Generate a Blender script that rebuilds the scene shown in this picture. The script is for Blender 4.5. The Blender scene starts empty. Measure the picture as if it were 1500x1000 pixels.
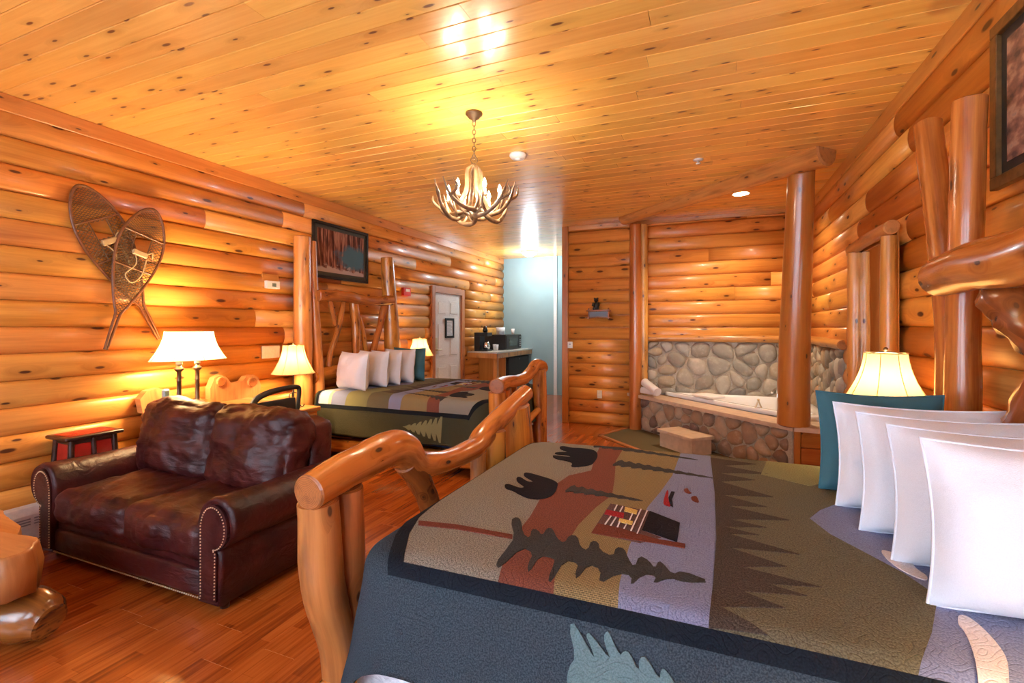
import bpy, bmesh, math, random
from mathutils import Vector, Matrix, noise
PI = math.pi
R = random.Random(11)
C = bpy.context.scene.collection

# ------------------------------------------------------------------ camera, world, exposure
HC = 1.45
YAW = math.atan(290 / 699)
cam = bpy.data.cameras.new('camera'); camo = bpy.data.objects.new('camera', cam); C.objects.link(camo)
cam.sensor_width = 36; cam.lens = 36 * 699 / 1500; cam.clip_start = .05
cam.shift_y = -20 / 1500
camo.location = (0, 0, HC); camo.rotation_euler = (PI / 2, 0, YAW)
bpy.context.scene.camera = camo
vs = bpy.context.scene.view_settings
vs.view_transform = 'Standard'; vs.look = 'None'; vs.gamma = 1; vs.use_curve_mapping = False
vs.exposure = 0.42
w = bpy.data.worlds.new('daylight'); bpy.context.scene.world = w; w.use_nodes = True
w.node_tree.nodes['Background'].inputs[0].default_value = (.62, .78, 1, 1)
w.node_tree.nodes['Background'].inputs[1].default_value = 2.0

def light(name, kind, loc, energy, col, size=.05, rot=None, size_y=None, spot=None):
    l = bpy.data.lights.new(name, kind); l.energy = energy; l.color = col
    if kind == 'AREA':
        l.size = size
        if size_y: l.shape = 'RECTANGLE'; l.size_y = size_y
    else: l.shadow_soft_size = size
    if spot: l.spot_size = spot; l.spot_blend = .6
    o = bpy.data.objects.new(name, l); C.objects.link(o); o.location = loc
    if rot: o.rotation_euler = rot
    return o
# daylight through the three windows of the wall behind the camera
for wx in (-3.1, -1.1): light('window_daylight', 'AREA', (wx, -1.95, 1.55), 66, (.70, .83, 1), 1.5, (PI / 2, 0, 0), 1.7)
light('window_daylight', 'AREA', (.45, -1.95, 1.55), 60, (.70, .83, 1), 1.0, (PI / 2, 0, 0), 1.7)
WARM = (1, .68, .34); WARM2 = (1, .82, .60)

# ------------------------------------------------------------------ room dimensions
XL, XR, YB, YH, YF, ZC = -4.35, 1.19, 7.12, 9.9, -1.6, 3.02

# ------------------------------------------------------------------ materials
def nt(name):
    m = bpy.data.materials.new(name); m.use_nodes = True
    n = m.node_tree; b = n.nodes['Principled BSDF']
    return m, n, b
def N(n, t, **kw):
    x = n.nodes.new(t)
    for k, v in kw.items():
        if k in x.inputs.keys(): x.inputs[k].default_value = v
        else: setattr(x, k, v)
    return x
def setin(node, i, v): node.inputs[i].default_value = v
def L(n, a, b): n.links.new(a, b)
def math_(n, op, a, b=None, c=None):
    x = n.nodes.new('ShaderNodeMath'); x.operation = op
    for i, v in enumerate((a, b, c)):
        if v is None: continue
        if isinstance(v, (int, float)): x.inputs[i].default_value = v
        else: L(n, v, x.inputs[i])
    return x.outputs[0]
def mixc(n, f, a, b, mode='MIX'):
    x = n.nodes.new('ShaderNodeMix'); x.data_type = 'RGBA'; x.blend_type = mode
    for i, v in ((0, f), (6, a), (7, b)):
        if isinstance(v, (int, float)): x.inputs[i].default_value = v
        elif isinstance(v, tuple): x.inputs[i].default_value = (*v[:3], 1)
        else: L(n, v, x.inputs[i])
    return x.outputs[2]
def ramp(n, f, stops, interp='LINEAR'):
    x = n.nodes.new('ShaderNodeValToRGB'); x.color_ramp.interpolation = interp
    e = x.color_ramp.elements
    while len(e) < len(stops): e.new(.5)
    for k, (p, c) in enumerate(stops):
        e[k].position = p; e[k].color = (*c, 1) if isinstance(c, tuple) else (c, c, c, 1)
    L(n, f, x.inputs[0]); return x.outputs[0]
def bump(n, b, h, strength=.3, dist=.01):
    x = N(n, 'ShaderNodeBump'); setin(x, 'Strength', strength); setin(x, 'Distance', dist)
    L(n, h, x.inputs['Height']); L(n, x.outputs[0], b.inputs['Normal'])

def plain(name, col, rough=.5, metal=0, noise_amt=.06, sc=40, bumps=.05, emit=None, es=0, coat=0):
    m, n, b = nt(name)
    tc = N(n, 'ShaderNodeTexCoord'); ns = N(n, 'ShaderNodeTexNoise'); setin(ns, 'Scale', sc); setin(ns, 'Detail', 3)
    L(n, tc.outputs['Object'], ns.inputs['Vector'])
    f = ramp(n, ns.outputs[0], [(.3, tuple(c * (1 - noise_amt) for c in col)), (.7, tuple(min(1, c * (1 + noise_amt)) for c in col))])
    L(n, f, b.inputs['Base Color']); b.inputs['Roughness'].default_value = rough; b.inputs['Metallic'].default_value = metal
    b.inputs['Coat Weight'].default_value = coat
    if bumps: bump(n, b, ns.outputs[0], bumps, .004)
    if emit: b.inputs['Emission Color'].default_value = (*emit, 1); b.inputs['Emission Strength'].default_value = es
    return m

def pine(name, light_, dark, rough=.32, knot=.5, ku=2.6, kv=8., grain=28., coat=.25, var=.25, knotcol=(.09, .03, .012), streak=None, bmp=.12, con=.15, mid=.51, kr=1.):
    """varnished wood: grain runs along U (metres), V goes round / across the piece"""
    m, n, b = nt(name)
    tc = N(n, 'ShaderNodeTexCoord'); oi = N(n, 'ShaderNodeObjectInfo')
    off = N(n, 'ShaderNodeCombineXYZ')
    L(n, math_(n, 'MULTIPLY', oi.outputs['Random'], 83.), off.inputs[0]); L(n, math_(n, 'MULTIPLY', oi.outputs['Random'], 47.), off.inputs[1])
    ad = N(n, 'ShaderNodeVectorMath', operation='ADD'); L(n, tc.outputs['UV'], ad.inputs[0]); L(n, off.outputs[0], ad.inputs[1])
    def mp(su, sv):
        x = N(n, 'ShaderNodeMapping'); x.inputs['Scale'].default_value = (su, sv, 1); L(n, ad.outputs[0], x.inputs[0]); return x.outputs[0]
    kn = N(n, 'ShaderNodeTexVoronoi', voronoi_dimensions='2D'); L(n, mp(ku, kv), kn.inputs['Vector']); setin(kn, 'Scale', 1.); setin(kn, 'Randomness', 1.)
    sp = N(n, 'ShaderNodeSeparateColor'); L(n, kn.outputs['Color'], sp.inputs[0])
    on = math_(n, 'LESS_THAN', sp.outputs[0], knot)
    rad = math_(n, 'MULTIPLY_ADD', sp.outputs[1], .085 * kr, .035 * kr)
    q = math_(n, 'DIVIDE', kn.outputs['Distance'], rad)
    core = ramp(n, q, [(.62, 1.), (1., 0.)]); core = math_(n, 'MULTIPLY', core, on)
    halo = ramp(n, math_(n, 'DIVIDE', q, 5.), [(.1, 1.), (.8, 0.)]); halo = math_(n, 'MULTIPLY', halo, on)
    # grain, bent round the knots
    g1 = N(n, 'ShaderNodeTexNoise'); setin(g1, 'Scale', 1.); setin(g1, 'Detail', 5.); setin(g1, 'Roughness', .68)
    gv = N(n, 'ShaderNodeVectorMath', operation='ADD'); L(n, mp(1.1, grain), gv.inputs[0])
    cz = N(n, 'ShaderNodeCombineXYZ'); L(n, math_(n, 'MULTIPLY', halo, 2.2), cz.inputs[1]); L(n, cz.outputs[0], gv.inputs[1])
    L(n, gv.outputs[0], g1.inputs['Vector'])
    g2 = N(n, 'ShaderNodeTexNoise'); setin(g2, 'Scale', 1.); setin(g2, 'Detail', 2.); L(n, mp(.5, 3.), g2.inputs['Vector'])
    f = math_(n, 'ADD', math_(n, 'MULTIPLY', g1.outputs[0], .6), math_(n, 'MULTIPLY', g2.outputs[0], .5))
    base = ramp(n, f, [(mid - con, dark), (mid + con, light_)])
    if streak:
        s = N(n, 'ShaderNodeTexNoise'); setin(s, 'Scale', 1.); setin(s, 'Detail', 5.); L(n, mp(2.2, 9.), s.inputs['Vector'])
        base = mixc(n, ramp(n, s.outputs[0], [(.55, 0.), (.68, streak[1])]), base, streak[0])
    base = mixc(n, math_(n, 'MULTIPLY', halo, .45), base, tuple(c * .62 for c in dark))
    base = mixc(n, core, base, knotcol)
    hs = N(n, 'ShaderNodeHueSaturation'); L(n, base, hs.inputs['Color'])
    L(n, math_(n, 'MULTIPLY_ADD', oi.outputs['Random'], var * 1.0, 1 - var * .5), hs.inputs['Value'])
    L(n, math_(n, 'MULTIPLY_ADD', math_(n, 'FRACT', math_(n, 'MULTIPLY', oi.outputs['Random'], 7.3)), .016, .492), hs.inputs['Hue'])
    L(n, hs.outputs[0], b.inputs['Base Color'])
    b.inputs['Roughness'].default_value = rough; b.inputs['Coat Weight'].default_value = coat; b.inputs['Coat Roughness'].default_value = .12
    if bmp: bump(n, b, g1.outputs[0], bmp, .003)
    return m

def endgrain(name, a, d):
    m, n, b = nt(name)
    tc = N(n, 'ShaderNodeTexCoord'); wv = N(n, 'ShaderNodeTexWave', wave_type='RINGS', rings_direction='SPHERICAL')
    setin(wv, 'Scale', 14.); setin(wv, 'Distortion', 2.5); setin(wv, 'Detail', 2.); L(n, tc.outputs['UV'], wv.inputs['Vector'])
    ns = N(n, 'ShaderNodeTexNoise'); setin(ns, 'Scale', 6.); L(n, tc.outputs['UV'], ns.inputs['Vector'])
    c = mixc(n, math_(n, 'MULTIPLY', wv.outputs[1], .7), a, d)
    c = mixc(n, ramp(n, ns.outputs[0], [(.5, 0.), (.75, .6)]), c, tuple(x * .5 for x in d))
    L(n, c, b.inputs['Base Color']); b.inputs['Roughness'].default_value = .4; b.inputs['Coat Weight'].default_value = .2
    return m

def leather():
    m, n, b = nt('burgundy_leather')
    tc = N(n, 'ShaderNodeTexCoord')
    ns = N(n, 'ShaderNodeTexNoise'); setin(ns, 'Scale', 5.); setin(ns, 'Detail', 4.); L(n, tc.outputs['Object'], ns.inputs['Vector'])
    c = ramp(n, ns.outputs[0], [(.35, (.024, .003, .005)), (.7, (.080, .012, .009))])
    L(n, c, b.inputs['Base Color'])
    r = ramp(n, ns.outputs[0], [(.3, .33), (.7, .45)]); L(n, r, b.inputs['Roughness'])
    v = N(n, 'ShaderNodeTexVoronoi'); setin(v, 'Scale', 260.); L(n, tc.outputs['Object'], v.inputs['Vector'])
    mpp = N(n, 'ShaderNodeMapping'); mpp.inputs['Scale'].default_value = (.45, 1, 1.5); mpp.inputs['Rotation'].default_value = (0, .5, .3); L(n, tc.outputs['Object'], mpp.inputs[0])
    n2 = N(n, 'ShaderNodeTexNoise'); setin(n2, 'Scale', 17.); setin(n2, 'Detail', 3.); setin(n2, 'Distortion', .8); L(n, mpp.outputs[0], n2.inputs['Vector'])
    h = math_(n, 'ADD', math_(n, 'MULTIPLY', v.outputs[0], .10), n2.outputs[0])
    bump(n, b, h, .55, .014); b.inputs['Specular IOR Level'].default_value = .4
    return m

def cloth(name, a, d=None, kind='speckle', rough=.95, sc=240., bmp=.5):
    """woven / quilted fabric, coordinates in metres on the object's UV"""
    m, n, b = nt(name); d = d or tuple(x * .62 for x in a)
    tc = N(n, 'ShaderNodeTexCoord')
    ns = N(n, 'ShaderNodeTexNoise'); setin(ns, 'Scale', sc); setin(ns, 'Detail', 2.); L(n, tc.outputs['UV'], ns.inputs['Vector'])
    if kind == 'weave':
        mp = N(n, 'ShaderNodeMapping'); mp.inputs['Scale'].default_value = (1, .35, 1); L(n, tc.outputs['UV'], mp.inputs[0])
        ck = N(n, 'ShaderNodeTexChecker'); setin(ck, 'Scale', 170.); L(n, tc.outputs['UV'], ck.inputs['Vector'])
        f = math_(n, 'ADD', math_(n, 'MULTIPLY', ck.outputs['Fac'], .35), math_(n, 'MULTIPLY', ns.outputs[0], .65))
    elif kind == 'plaid':
        x1 = N(n, 'ShaderNodeTexBrick'); setin(x1, 'Scale', 45.); setin(x1, 'Mortar Size', .05); L(n, tc.outputs['UV'], x1.inputs['Vector'])
        f = math_(n, 'ADD', math_(n, 'MULTIPLY', x1.outputs['Fac'], .5), math_(n, 'MULTIPLY', ns.outputs[0], .6))
    else: f = ns.outputs[0]
    c = ramp(n, f, [(.38, d), (.62, a)])
    L(n, c, b.inputs['Base Color']); b.inputs['Roughness'].default_value = rough
    b.inputs['Specular IOR Level'].default_value = .12
    # meandering quilting stitches
    q = N(n, 'ShaderNodeTexNoise'); setin(q, 'Scale', 16.); setin(q, 'Detail', 0.); L(n, tc.outputs['UV'], q.inputs['Vector'])
    line = math_(n, 'ABSOLUTE', math_(n, 'SUBTRACT', math_(n, 'FRACT', math_(n, 'MULTIPLY', q.outputs[0], 9.)), .5))
    line = ramp(n, line, [(.0, 0.), (.16, 1.)])
    h = math_(n, 'ADD', math_(n, 'MULTIPLY', line, .8), math_(n, 'MULTIPLY', ns.outputs[0], .5))
    bump(n, b, h, bmp, .004)
    return m

def linen(name, col, sc=3.):
    m, n, b = nt(name); tc = N(n, 'ShaderNodeTexCoord')
    n1 = N(n, 'ShaderNodeTexNoise'); setin(n1, 'Scale', 9.); setin(n1, 'Detail', 3.); L(n, tc.outputs['Object'], n1.inputs['Vector'])
    n2 = N(n, 'ShaderNodeTexNoise'); setin(n2, 'Scale', 400.); L(n, tc.outputs['Object'], n2.inputs['Vector'])
    L(n, ramp(n, n2.outputs[0], [(.3, tuple(x * .93 for x in col)), (.7, col)]), b.inputs['Base Color'])
    b.inputs['Roughness'].default_value = .9; b.inputs['Specular IOR Level'].default_value = .2
    bump(n, b, math_(n, 'ADD', n1.outputs[0], math_(n, 'MULTIPLY', n2.outputs[0], .1)), .35, .02)
    return m

def stone_mat(name, stops):
    m, n, b = nt(name); tc = N(n, 'ShaderNodeTexCoord'); oi = N(n, 'ShaderNodeObjectInfo')
    base = ramp(n, oi.outputs['Random'], stops, 'CONSTANT')
    ns = N(n, 'ShaderNodeTexNoise'); setin(ns, 'Scale', 11.); setin(ns, 'Detail', 6.); setin(ns, 'Roughness', .65); L(n, tc.outputs['Object'], ns.inputs['Vector'])
    c = mixc(n, ramp(n, ns.outputs[0], [(.35, .55), (.65, 0.)]), base, mixc(n, .5, base, (.14, .12, .10)))
    c = mixc(n, ramp(n, ns.outputs[0], [(.55, 0.), (.8, .5)]), c, (.62, .56, .47))
    L(n, c, b.inputs['Base Color']); b.inputs['Roughness'].default_value = .7
    bump(n, b, ns.outputs[0], .5, .012); return m

def floor_mat():
    m, n, b = nt('laminate'); tc = N(n, 'ShaderNodeTexCoord'); oi = N(n, 'ShaderNodeObjectInfo')
    off = N(n, 'ShaderNodeCombineXYZ'); L(n, math_(n, 'MULTIPLY', oi.outputs['Random'], 31.), off.inputs[0])
    ad = N(n, 'ShaderNodeVectorMath', operation='ADD'); L(n, tc.outputs['UV'], ad.inputs[0]); L(n, off.outputs[0], ad.inputs[1])
    br = N(n, 'ShaderNodeTexBrick'); L(n, ad.outputs[0], br.inputs['Vector'])
    setin(br, 'Scale', 1.); setin(br, 'Brick Width', .42); setin(br, 'Row Height', .0634); setin(br, 'Mortar Size', .0012); setin(br, 'Bias', 0.)
    br.inputs['Color1'].default_value = (0, 0, 0, 1); br.inputs['Color2'].default_value = (1, 1, 1, 1); br.inputs['Mortar'].default_value = (.2, .2, .2, 1)
    mp = N(n, 'ShaderNodeMapping'); mp.inputs['Scale'].default_value = (3, 60, 1); L(n, ad.outputs[0], mp.inputs[0])
    g = N(n, 'ShaderNodeTexNoise'); setin(g, 'Scale', 1.); setin(g, 'Detail', 5.); L(n, mp.outputs[0], g.inputs['Vector'])
    f = math_(n, 'ADD', math_(n, 'MULTIPLY', br.outputs[0], .32), math_(n, 'MULTIPLY', g.outputs[0], .75))
    c = ramp(n, f, [(.28, (.17, .033, .006)), (.52, (.35, .077, .012)), (.8, (.50, .135, .024))])
    L(n, c, b.inputs['Base Color']); b.inputs['Roughness'].default_value = .22; b.inputs['Coat Weight'].default_value = .35; b.inputs['Coat Roughness'].default_value = .08
    bump(n, b, g.outputs[0], .06, .002); return m

M = {}
M['wall'] = pine('wall_pine', (.78, .335, .066), (.54, .180, .027), rough=.40, knot=.5, ku=2.6, kv=8., grain=24, var=.13, coat=.2, knotcol=(.09, .022, .008), con=.12, kr=1.35)
M['ceil'] = pine('ceiling_pine', (.92, .56, .15), (.78, .38, .072), rough=.30, knot=.55, ku=2.9, kv=9.5, grain=34, var=.20, knotcol=(.16, .05, .015), coat=.35, bmp=.06)
M['trim'] = pine('trim_pine', (.68, .30, .07), (.50, .185, .035), knot=.35, ku=2., kv=8.)
M['log'] = pine('peeled_log', (.64, .24, .042), (.31, .082, .014), rough=.27, knot=.45, ku=4., kv=8., grain=22, coat=.45, streak=((.11, .028, .007), .85), var=.12, bmp=.45, con=.11)
M['logpale'] = pine('pale_log', (.54, .20, .058), (.29, .088, .022), rough=.33, knot=.45, ku=4., kv=8., grain=22, coat=.3, streak=((.17, .065, .025), .8), var=.1, bmp=.4, con=.12)
M['logdark'] = pine('gnarled_log', (.34, .105, .022), (.085, .022, .007), rough=.25, knot=.5, ku=6., kv=9., grain=14, coat=.5, streak=((.04, .012, .005), .9), bmp=.5)
M['goldlog'] = pine('golden_log', (.72, .34, .085), (.44, .165, .034), rough=.33, knot=.45, ku=4., kv=8., grain=20, coat=.3, streak=((.22, .075, .02), .6), var=.08, bmp=.3, con=.13)
M['post'] = pine('smooth_post', (.50, .165, .035), (.34, .09, .017), rough=.28, knot=.4, ku=3., kv=7., grain=20, coat=.4, var=.05, con=.13)
M['slab'] = pine('slab_wood', (.60, .27, .09), (.36, .12, .03), rough=.45, knot=.3, ku=3., kv=6., grain=16, coat=.15, streak=((.18, .06, .02), .6))
M['end'] = endgrain('end_grain', (.40, .13, .03), (.18, .05, .012))
M['endpale'] = endgrain('pale_end_grain', (.56, .26, .08), (.30, .11, .03))
M['floor'] = floor_mat()
M['leather'] = leather()
M['brass'] = plain('nailheads', (.72, .62, .42), .3, 1, bumps=0)
M['chrome'] = plain('chrome', (.8, .8, .8), .12, 1, bumps=0)
M['bronze'] = plain('bronze', (.16, .11, .07), .4, .8)
M['iron'] = plain('dark_iron', (.03, .022, .018), .45, .6)
M['white'] = plain('white_paint', (.78, .78, .78), .4, bumps=.02)
M['ivory'] = plain('ivory_plastic', (.78, .72, .56), .4, bumps=0)
M['tub'] = plain('white_acrylic', (.86, .86, .86), .12, bumps=0, noise_amt=.01, coat=.5)
M['teal'] = plain('blue_grey_paint', (.27, .40, .43), .8, noise_amt=.03, sc=4, bumps=.02)
M['black'] = plain('black_plastic', (.012, .012, .014), .3, bumps=0)
M['blackmat'] = plain('black_mat', (.02, .02, .022), .6)
M['grey'] = plain('grey_plastic', (.32, .33, .35), .4)
M['glass_dark'] = plain('dark_glass', (.05, .06, .05), .08, bumps=0)
M['darkwood'] = plain('espresso_wood', (.045, .016, .010), .3, noise_amt=.3, sc=18)
M['red'] = plain('red_glaze', (.42, .022, .015), .25, noise_amt=.2, sc=9)
M['redplastic'] = plain('red_plastic', (.6, .03, .02), .35, bumps=0)
M['mortar'] = plain('mortar', (.44, .38, .30), .95, noise_amt=.15, sc=60, bumps=.5)
M['tile'] = plain('pink_beige_tile', (.60, .44, .31), .45, noise_amt=.12, sc=14, bumps=.1)
M['stone_back'] = stone_mat('grey_river_stone', [(0., (.30, .27, .22)), (.14, (.42, .37, .29)), (.28, (.24, .23, .20)), (.4, (.47, .42, .34)), (.54, (.33, .31, .26)), (.66, (.40, .32, .22)), (.76, (.20, .19, .18)), (.86, (.45, .28, .17)), (.93, (.38, .36, .32))])
M['stone_front'] = stone_mat('warm_lit_river_stone', [(0., (.40, .25, .15)), (.2, (.30, .19, .13)), (.35, (.50, .35, .23)), (.55, (.44, .28, .18)), (.7, (.22, .13, .10)), (.8, (.52, .38, .26)), (.92, (.27, .15, .12))])  # warm light falling on the front stones is put into these tan colours
M['carpet'] = plain('olive_carpet', (.115, .095, .045), .95, noise_amt=.3, sc=300, bumps=.4)
M['towel'] = plain('white_terry', (.80, .78, .77), .95, noise_amt=.05, sc=300, bumps=.6)
M['pillow'] = linen('white_linen', (.78, .80, .87))
M['tealcloth'] = linen('teal_velvet', (.052, .15, .19))
M['mattress'] = cloth('white_ticking', (.74, .75, .80), (.6, .62, .68), sc=60)
M['boxspring'] = plain('navy_ticking', (.02, .04, .12), .9)
M['antler'] = plain('antler', (.20, .12, .062), .4, noise_amt=.45, sc=22, bumps=.3)
M['candle'] = plain('candle_sleeve', (.85, .78, .6), .5)
M['bulb'] = plain('lit_bulb', (1, .9, .7), .3, emit=(1, .80, .48), es=30, bumps=0)
M['lens'] = plain('lit_lens', (1, .95, .85), .3, emit=(1, .84, .62), es=16, bumps=0)
M['lenscool'] = plain('lit_cool_lens', (1, 1, 1), .3, emit=(1, .93, .82), es=9, bumps=0)
M['counter'] = plain('grey_counter', (.62, .62, .58), .25, noise_amt=.15, sc=90)
M['mirror'] = plain('mirror_glass', (.9, .9, .9), .01, 1, noise_amt=0, bumps=0)
M['rawhide'] = plain('rawhide', (.16, .085, .035), .5)
M['matboard'] = plain('olive_mat', (.065, .07, .06), .8)
M['ash'] = plain('varnished_ash', (.17, .062, .022), .35, noise_amt=.2)
M['strap'] = plain('pale_leather_strap', (.50, .36, .18), .6)
M['goldframe'] = plain('bronze_frame', (.20, .105, .035), .35, .3, noise_amt=.25, sc=30)
M['paper'] = plain('paper', (.75, .77, .8), .8)
M['ink'] = plain('ink', (.25, .27, .3), .8)
M['screen'] = plain('lcd', (.12, .16, .14), .3)

def shade_mat(name, tcol, f):
    m, n, b = nt(name); n.nodes.remove(b)
    tr = N(n, 'ShaderNodeBsdfTranslucent'); df = N(n, 'ShaderNodeBsdfDiffuse'); mx = N(n, 'ShaderNodeMixShader')
    tr.inputs[0].default_value = (*tcol, 1); df.inputs[0].default_value = (.85, .70, .45, 1); mx.inputs[0].default_value = f
    L(n, tr.outputs[0], mx.inputs[1]); L(n, df.outputs[0], mx.inputs[2]); L(n, mx.outputs[0], n.nodes['Material Output'].inputs[0])
    return m
M['shade'] = shade_mat('pleated_shade', (.95, .74, .44), .5); M['shade_dim'] = shade_mat('bell_shade', (.34, .225, .11), .45)
def glass_mat():
    m, n, b = nt('window_glass'); b.inputs['Base Color'].default_value = (1, 1, 1, 1); b.inputs['Roughness'].default_value = 0
    b.inputs['Transmission Weight'].default_value = 1; b.inputs['IOR'].default_value = 1.05
    return m
M['glass'] = glass_mat()
def picture_mat(name, kind):
    m, n, b = nt(name); tc = N(n, 'ShaderNodeTexCoord'); sx = N(n, 'ShaderNodeSeparateXYZ'); L(n, tc.outputs['UV'], sx.inputs[0])
    mp = N(n, 'ShaderNodeMapping'); mp.inputs['Scale'].default_value = (16, 1.2, 1); L(n, tc.outputs['UV'], mp.inputs[0])
    t = N(n, 'ShaderNodeTexNoise'); setin(t, 'Scale', 1.5); setin(t, 'Detail', 3.); L(n, mp.outputs[0], t.inputs['Vector'])
    woods = ramp(n, t.outputs[0], [(.38, (.05, .018, .02)), (.5, (.16, .06, .05)), (.62, (.42, .22, .16))])
    ns = N(n, 'ShaderNodeTexNoise'); setin(ns, 'Scale', 7.); setin(ns, 'Detail', 4.); L(n, tc.outputs['UV'], ns.inputs['Vector'])
    if kind == 'lake':
        dx = math_(n, 'SUBTRACT', sx.outputs[0], .78); dy = math_(n, 'SUBTRACT', sx.outputs[1], .42)
        d = math_(n, 'SQRT', math_(n, 'ADD', math_(n, 'MULTIPLY', math_(n, 'MULTIPLY', dx, dx), 1.), math_(n, 'MULTIPLY', math_(n, 'MULTIPLY', dy, dy), 1.3)))
        d = math_(n, 'MULTIPLY_ADD', ns.outputs[0], .5, math_(n, 'SUBTRACT', d, .16))
        c = mixc(n, ramp(n, d, [(.34, 1.), (.50, 0.)]), woods, (.07, .17, .25))
        s = math_(n, 'ADD', math_(n, 'MULTIPLY', sx.outputs[1], 1.), math_(n, 'MULTIPLY', ns.outputs[0], .5))
        c = mixc(n, ramp(n, s, [(.34, 1.), (.40, 0.)]), c, (.50, .42, .40))
    else:
        c = ramp(n, ns.outputs[0], [(.35, (.08, .06, .07)), (.5, (.28, .16, .13)), (.6, (.50, .32, .25)), (.75, (.2, .22, .25))])
    L(n, c, b.inputs['Base Color']); b.inputs['Roughness'].default_value = .12; return m
M['lake'] = picture_mat('winter_print', 'lake'); M['scene2'] = picture_mat('sunset_print', 'x')

# ------------------------------------------------------------------ helpers
def wloc(p):
    v = Vector((0, 0, 0))
    while p is not None: v += Vector(p.location); p = p.parent
    return v
def mk(name, verts, faces, mats, parent=None, uvs=None, mi=None, smooth=None, loc=None):
    """verts in world space; origin moved to the parent's (or loc)"""
    org = wloc(parent) if parent else Vector(loc or (0, 0, 0))
    me = bpy.data.meshes.new(name)
    me.from_pydata([tuple(Vector(v) - org) for v in verts], [], faces)
    if not isinstance(mats, (list, tuple)): mats = [mats]
    for m in mats: me.materials.append(M[m] if isinstance(m, str) else m)
    if uvs is not None:
        ul = me.uv_layers.new(name='UVMap'); k = 0
        for f in uvs:
            for u in f: ul.data[k].uv = u; k += 1
    if mi is not None: me.polygons.foreach_set('material_index', mi)
    if smooth is True: me.polygons.foreach_set('use_smooth', [True] * len(faces))
    elif smooth is not None: me.polygons.foreach_set('use_smooth', smooth)
    me.update()
    o = bpy.data.objects.new(name, me); C.objects.link(o)
    if parent: o.parent = parent
    else: o.location = org
    return o
def thing(name, label, cat, loc=(0, 0, 0), group=None):
    o = bpy.data.objects.new(name, None); C.objects.link(o); o.location = loc; o.empty_display_size = .1
    return tag(o, label, cat, group)
def tag(o, label, cat, group=None, kind=None):
    if label: o['label'] = label
    if cat: o['category'] = cat
    if group: o['group'] = group
    if kind: o['kind'] = kind
    return o
def copy_tree(o, parent=None):
    c = o.copy(); C.objects.link(c)
    if parent: c.parent = parent
    for ch in list(o.children): copy_tree(ch, c)
    return c
class MB:
    def __init__(s): s.v = []; s.f = []; s.uv = []; s.mi = []; s.sm = []
    def add(s, v, f, uv=None, mi=0, sm=False):
        b = len(s.v); s.v += [tuple(x) for x in v]
        for k, q in enumerate(f):
            s.f.append([b + i for i in q]); s.uv.append(uv[k] if uv else [(0, 0)] * len(q))
            s.mi.append(mi if isinstance(mi, int) else mi[k]); s.sm.append(sm if isinstance(sm, bool) else sm[k])
        return s
    def box(s, x0, x1, y0, y1, z0, z1, ax=0, mi=0, bev=0):
        """box with uv running along axis ax"""
        bm = bmesh.new(); r = bmesh.ops.create_cube(bm, size=1)
        for v in bm.verts: v.co = Vector(((x0 + x1) / 2 + v.co.x * (x1 - x0), (y0 + y1) / 2 + v.co.y * (y1 - y0), (z0 + z1) / 2 + v.co.z * (z1 - z0)))
        if bev: bmesh.ops.bevel(bm, geom=bm.edges[:], offset=bev, segments=1, affect='EDGES')
        s.bm(bm, ax, mi); return s
    def bm(s, bm, ax=0, mi=0, sm=False):
        bm.normal_update(); bm.verts.index_update()
        v = [x.co[:] for x in bm.verts]; f = []; uv = []
        for p in bm.faces:
            n = p.normal; k = max(range(3), key=lambda i: abs(n[i]))
            o = [i for i in range(3) if i != k]
            a, b = (ax, [i for i in o if i != ax][0]) if ax in o else (o[0], o[1])
            f.append([q.index for q in p.verts]); uv.append([(q.co[a], q.co[b] + .37 * k) for q in p.verts])
        bm.free(); return s.add(v, f, uv, mi, sm)
    def build(s, name, mats, parent=None, loc=None): return mk(name, s.v, s.f, mats, parent, s.uv, s.mi, s.sm, loc)
def obox(c, dx, dy, dz, ang, mb=None, ax=0, bev=0, tilt=None):
    """oriented box: centre c, size, rotated by ang about z"""
    mb = mb or MB(); t = MB(); t.box(-dx / 2, dx / 2, -dy / 2, dy / 2, -dz / 2, dz / 2, ax, bev=bev)
    Mx = Matrix.Translation(c) @ Matrix.Rotation(ang, 4, 'Z')
    if tilt is not None: Mx = Mx @ tilt
    mb.add([Mx @ Vector(v) for v in t.v], t.f, t.uv, 0, False); return mb
def bez(pts, n):
    """catmull-rom through pts, n steps per span"""
    P = [Vector(p) for p in pts]
    if len(P) == 2: return [P[0].lerp(P[1], i / n) for i in range(n + 1)]
    out = []
    for i in range(len(P) - 1):
        p0 = P[i - 1] if i else P[0] * 2 - P[1]; p1, p2 = P[i], P[i + 1]; p3 = P[i + 2] if i + 2 < len(P) else P[-1] * 2 - P[-2]
        for k in range(n):
            t = k / n
            out.append(.5 * ((2 * p1) + (p2 - p0) * t + (2 * p0 - 5 * p1 + 4 * p2 - p3) * t * t + (3 * p1 - p0 - 3 * p2 + p3) * t ** 3))
    return out + [P[-1]]
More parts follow.
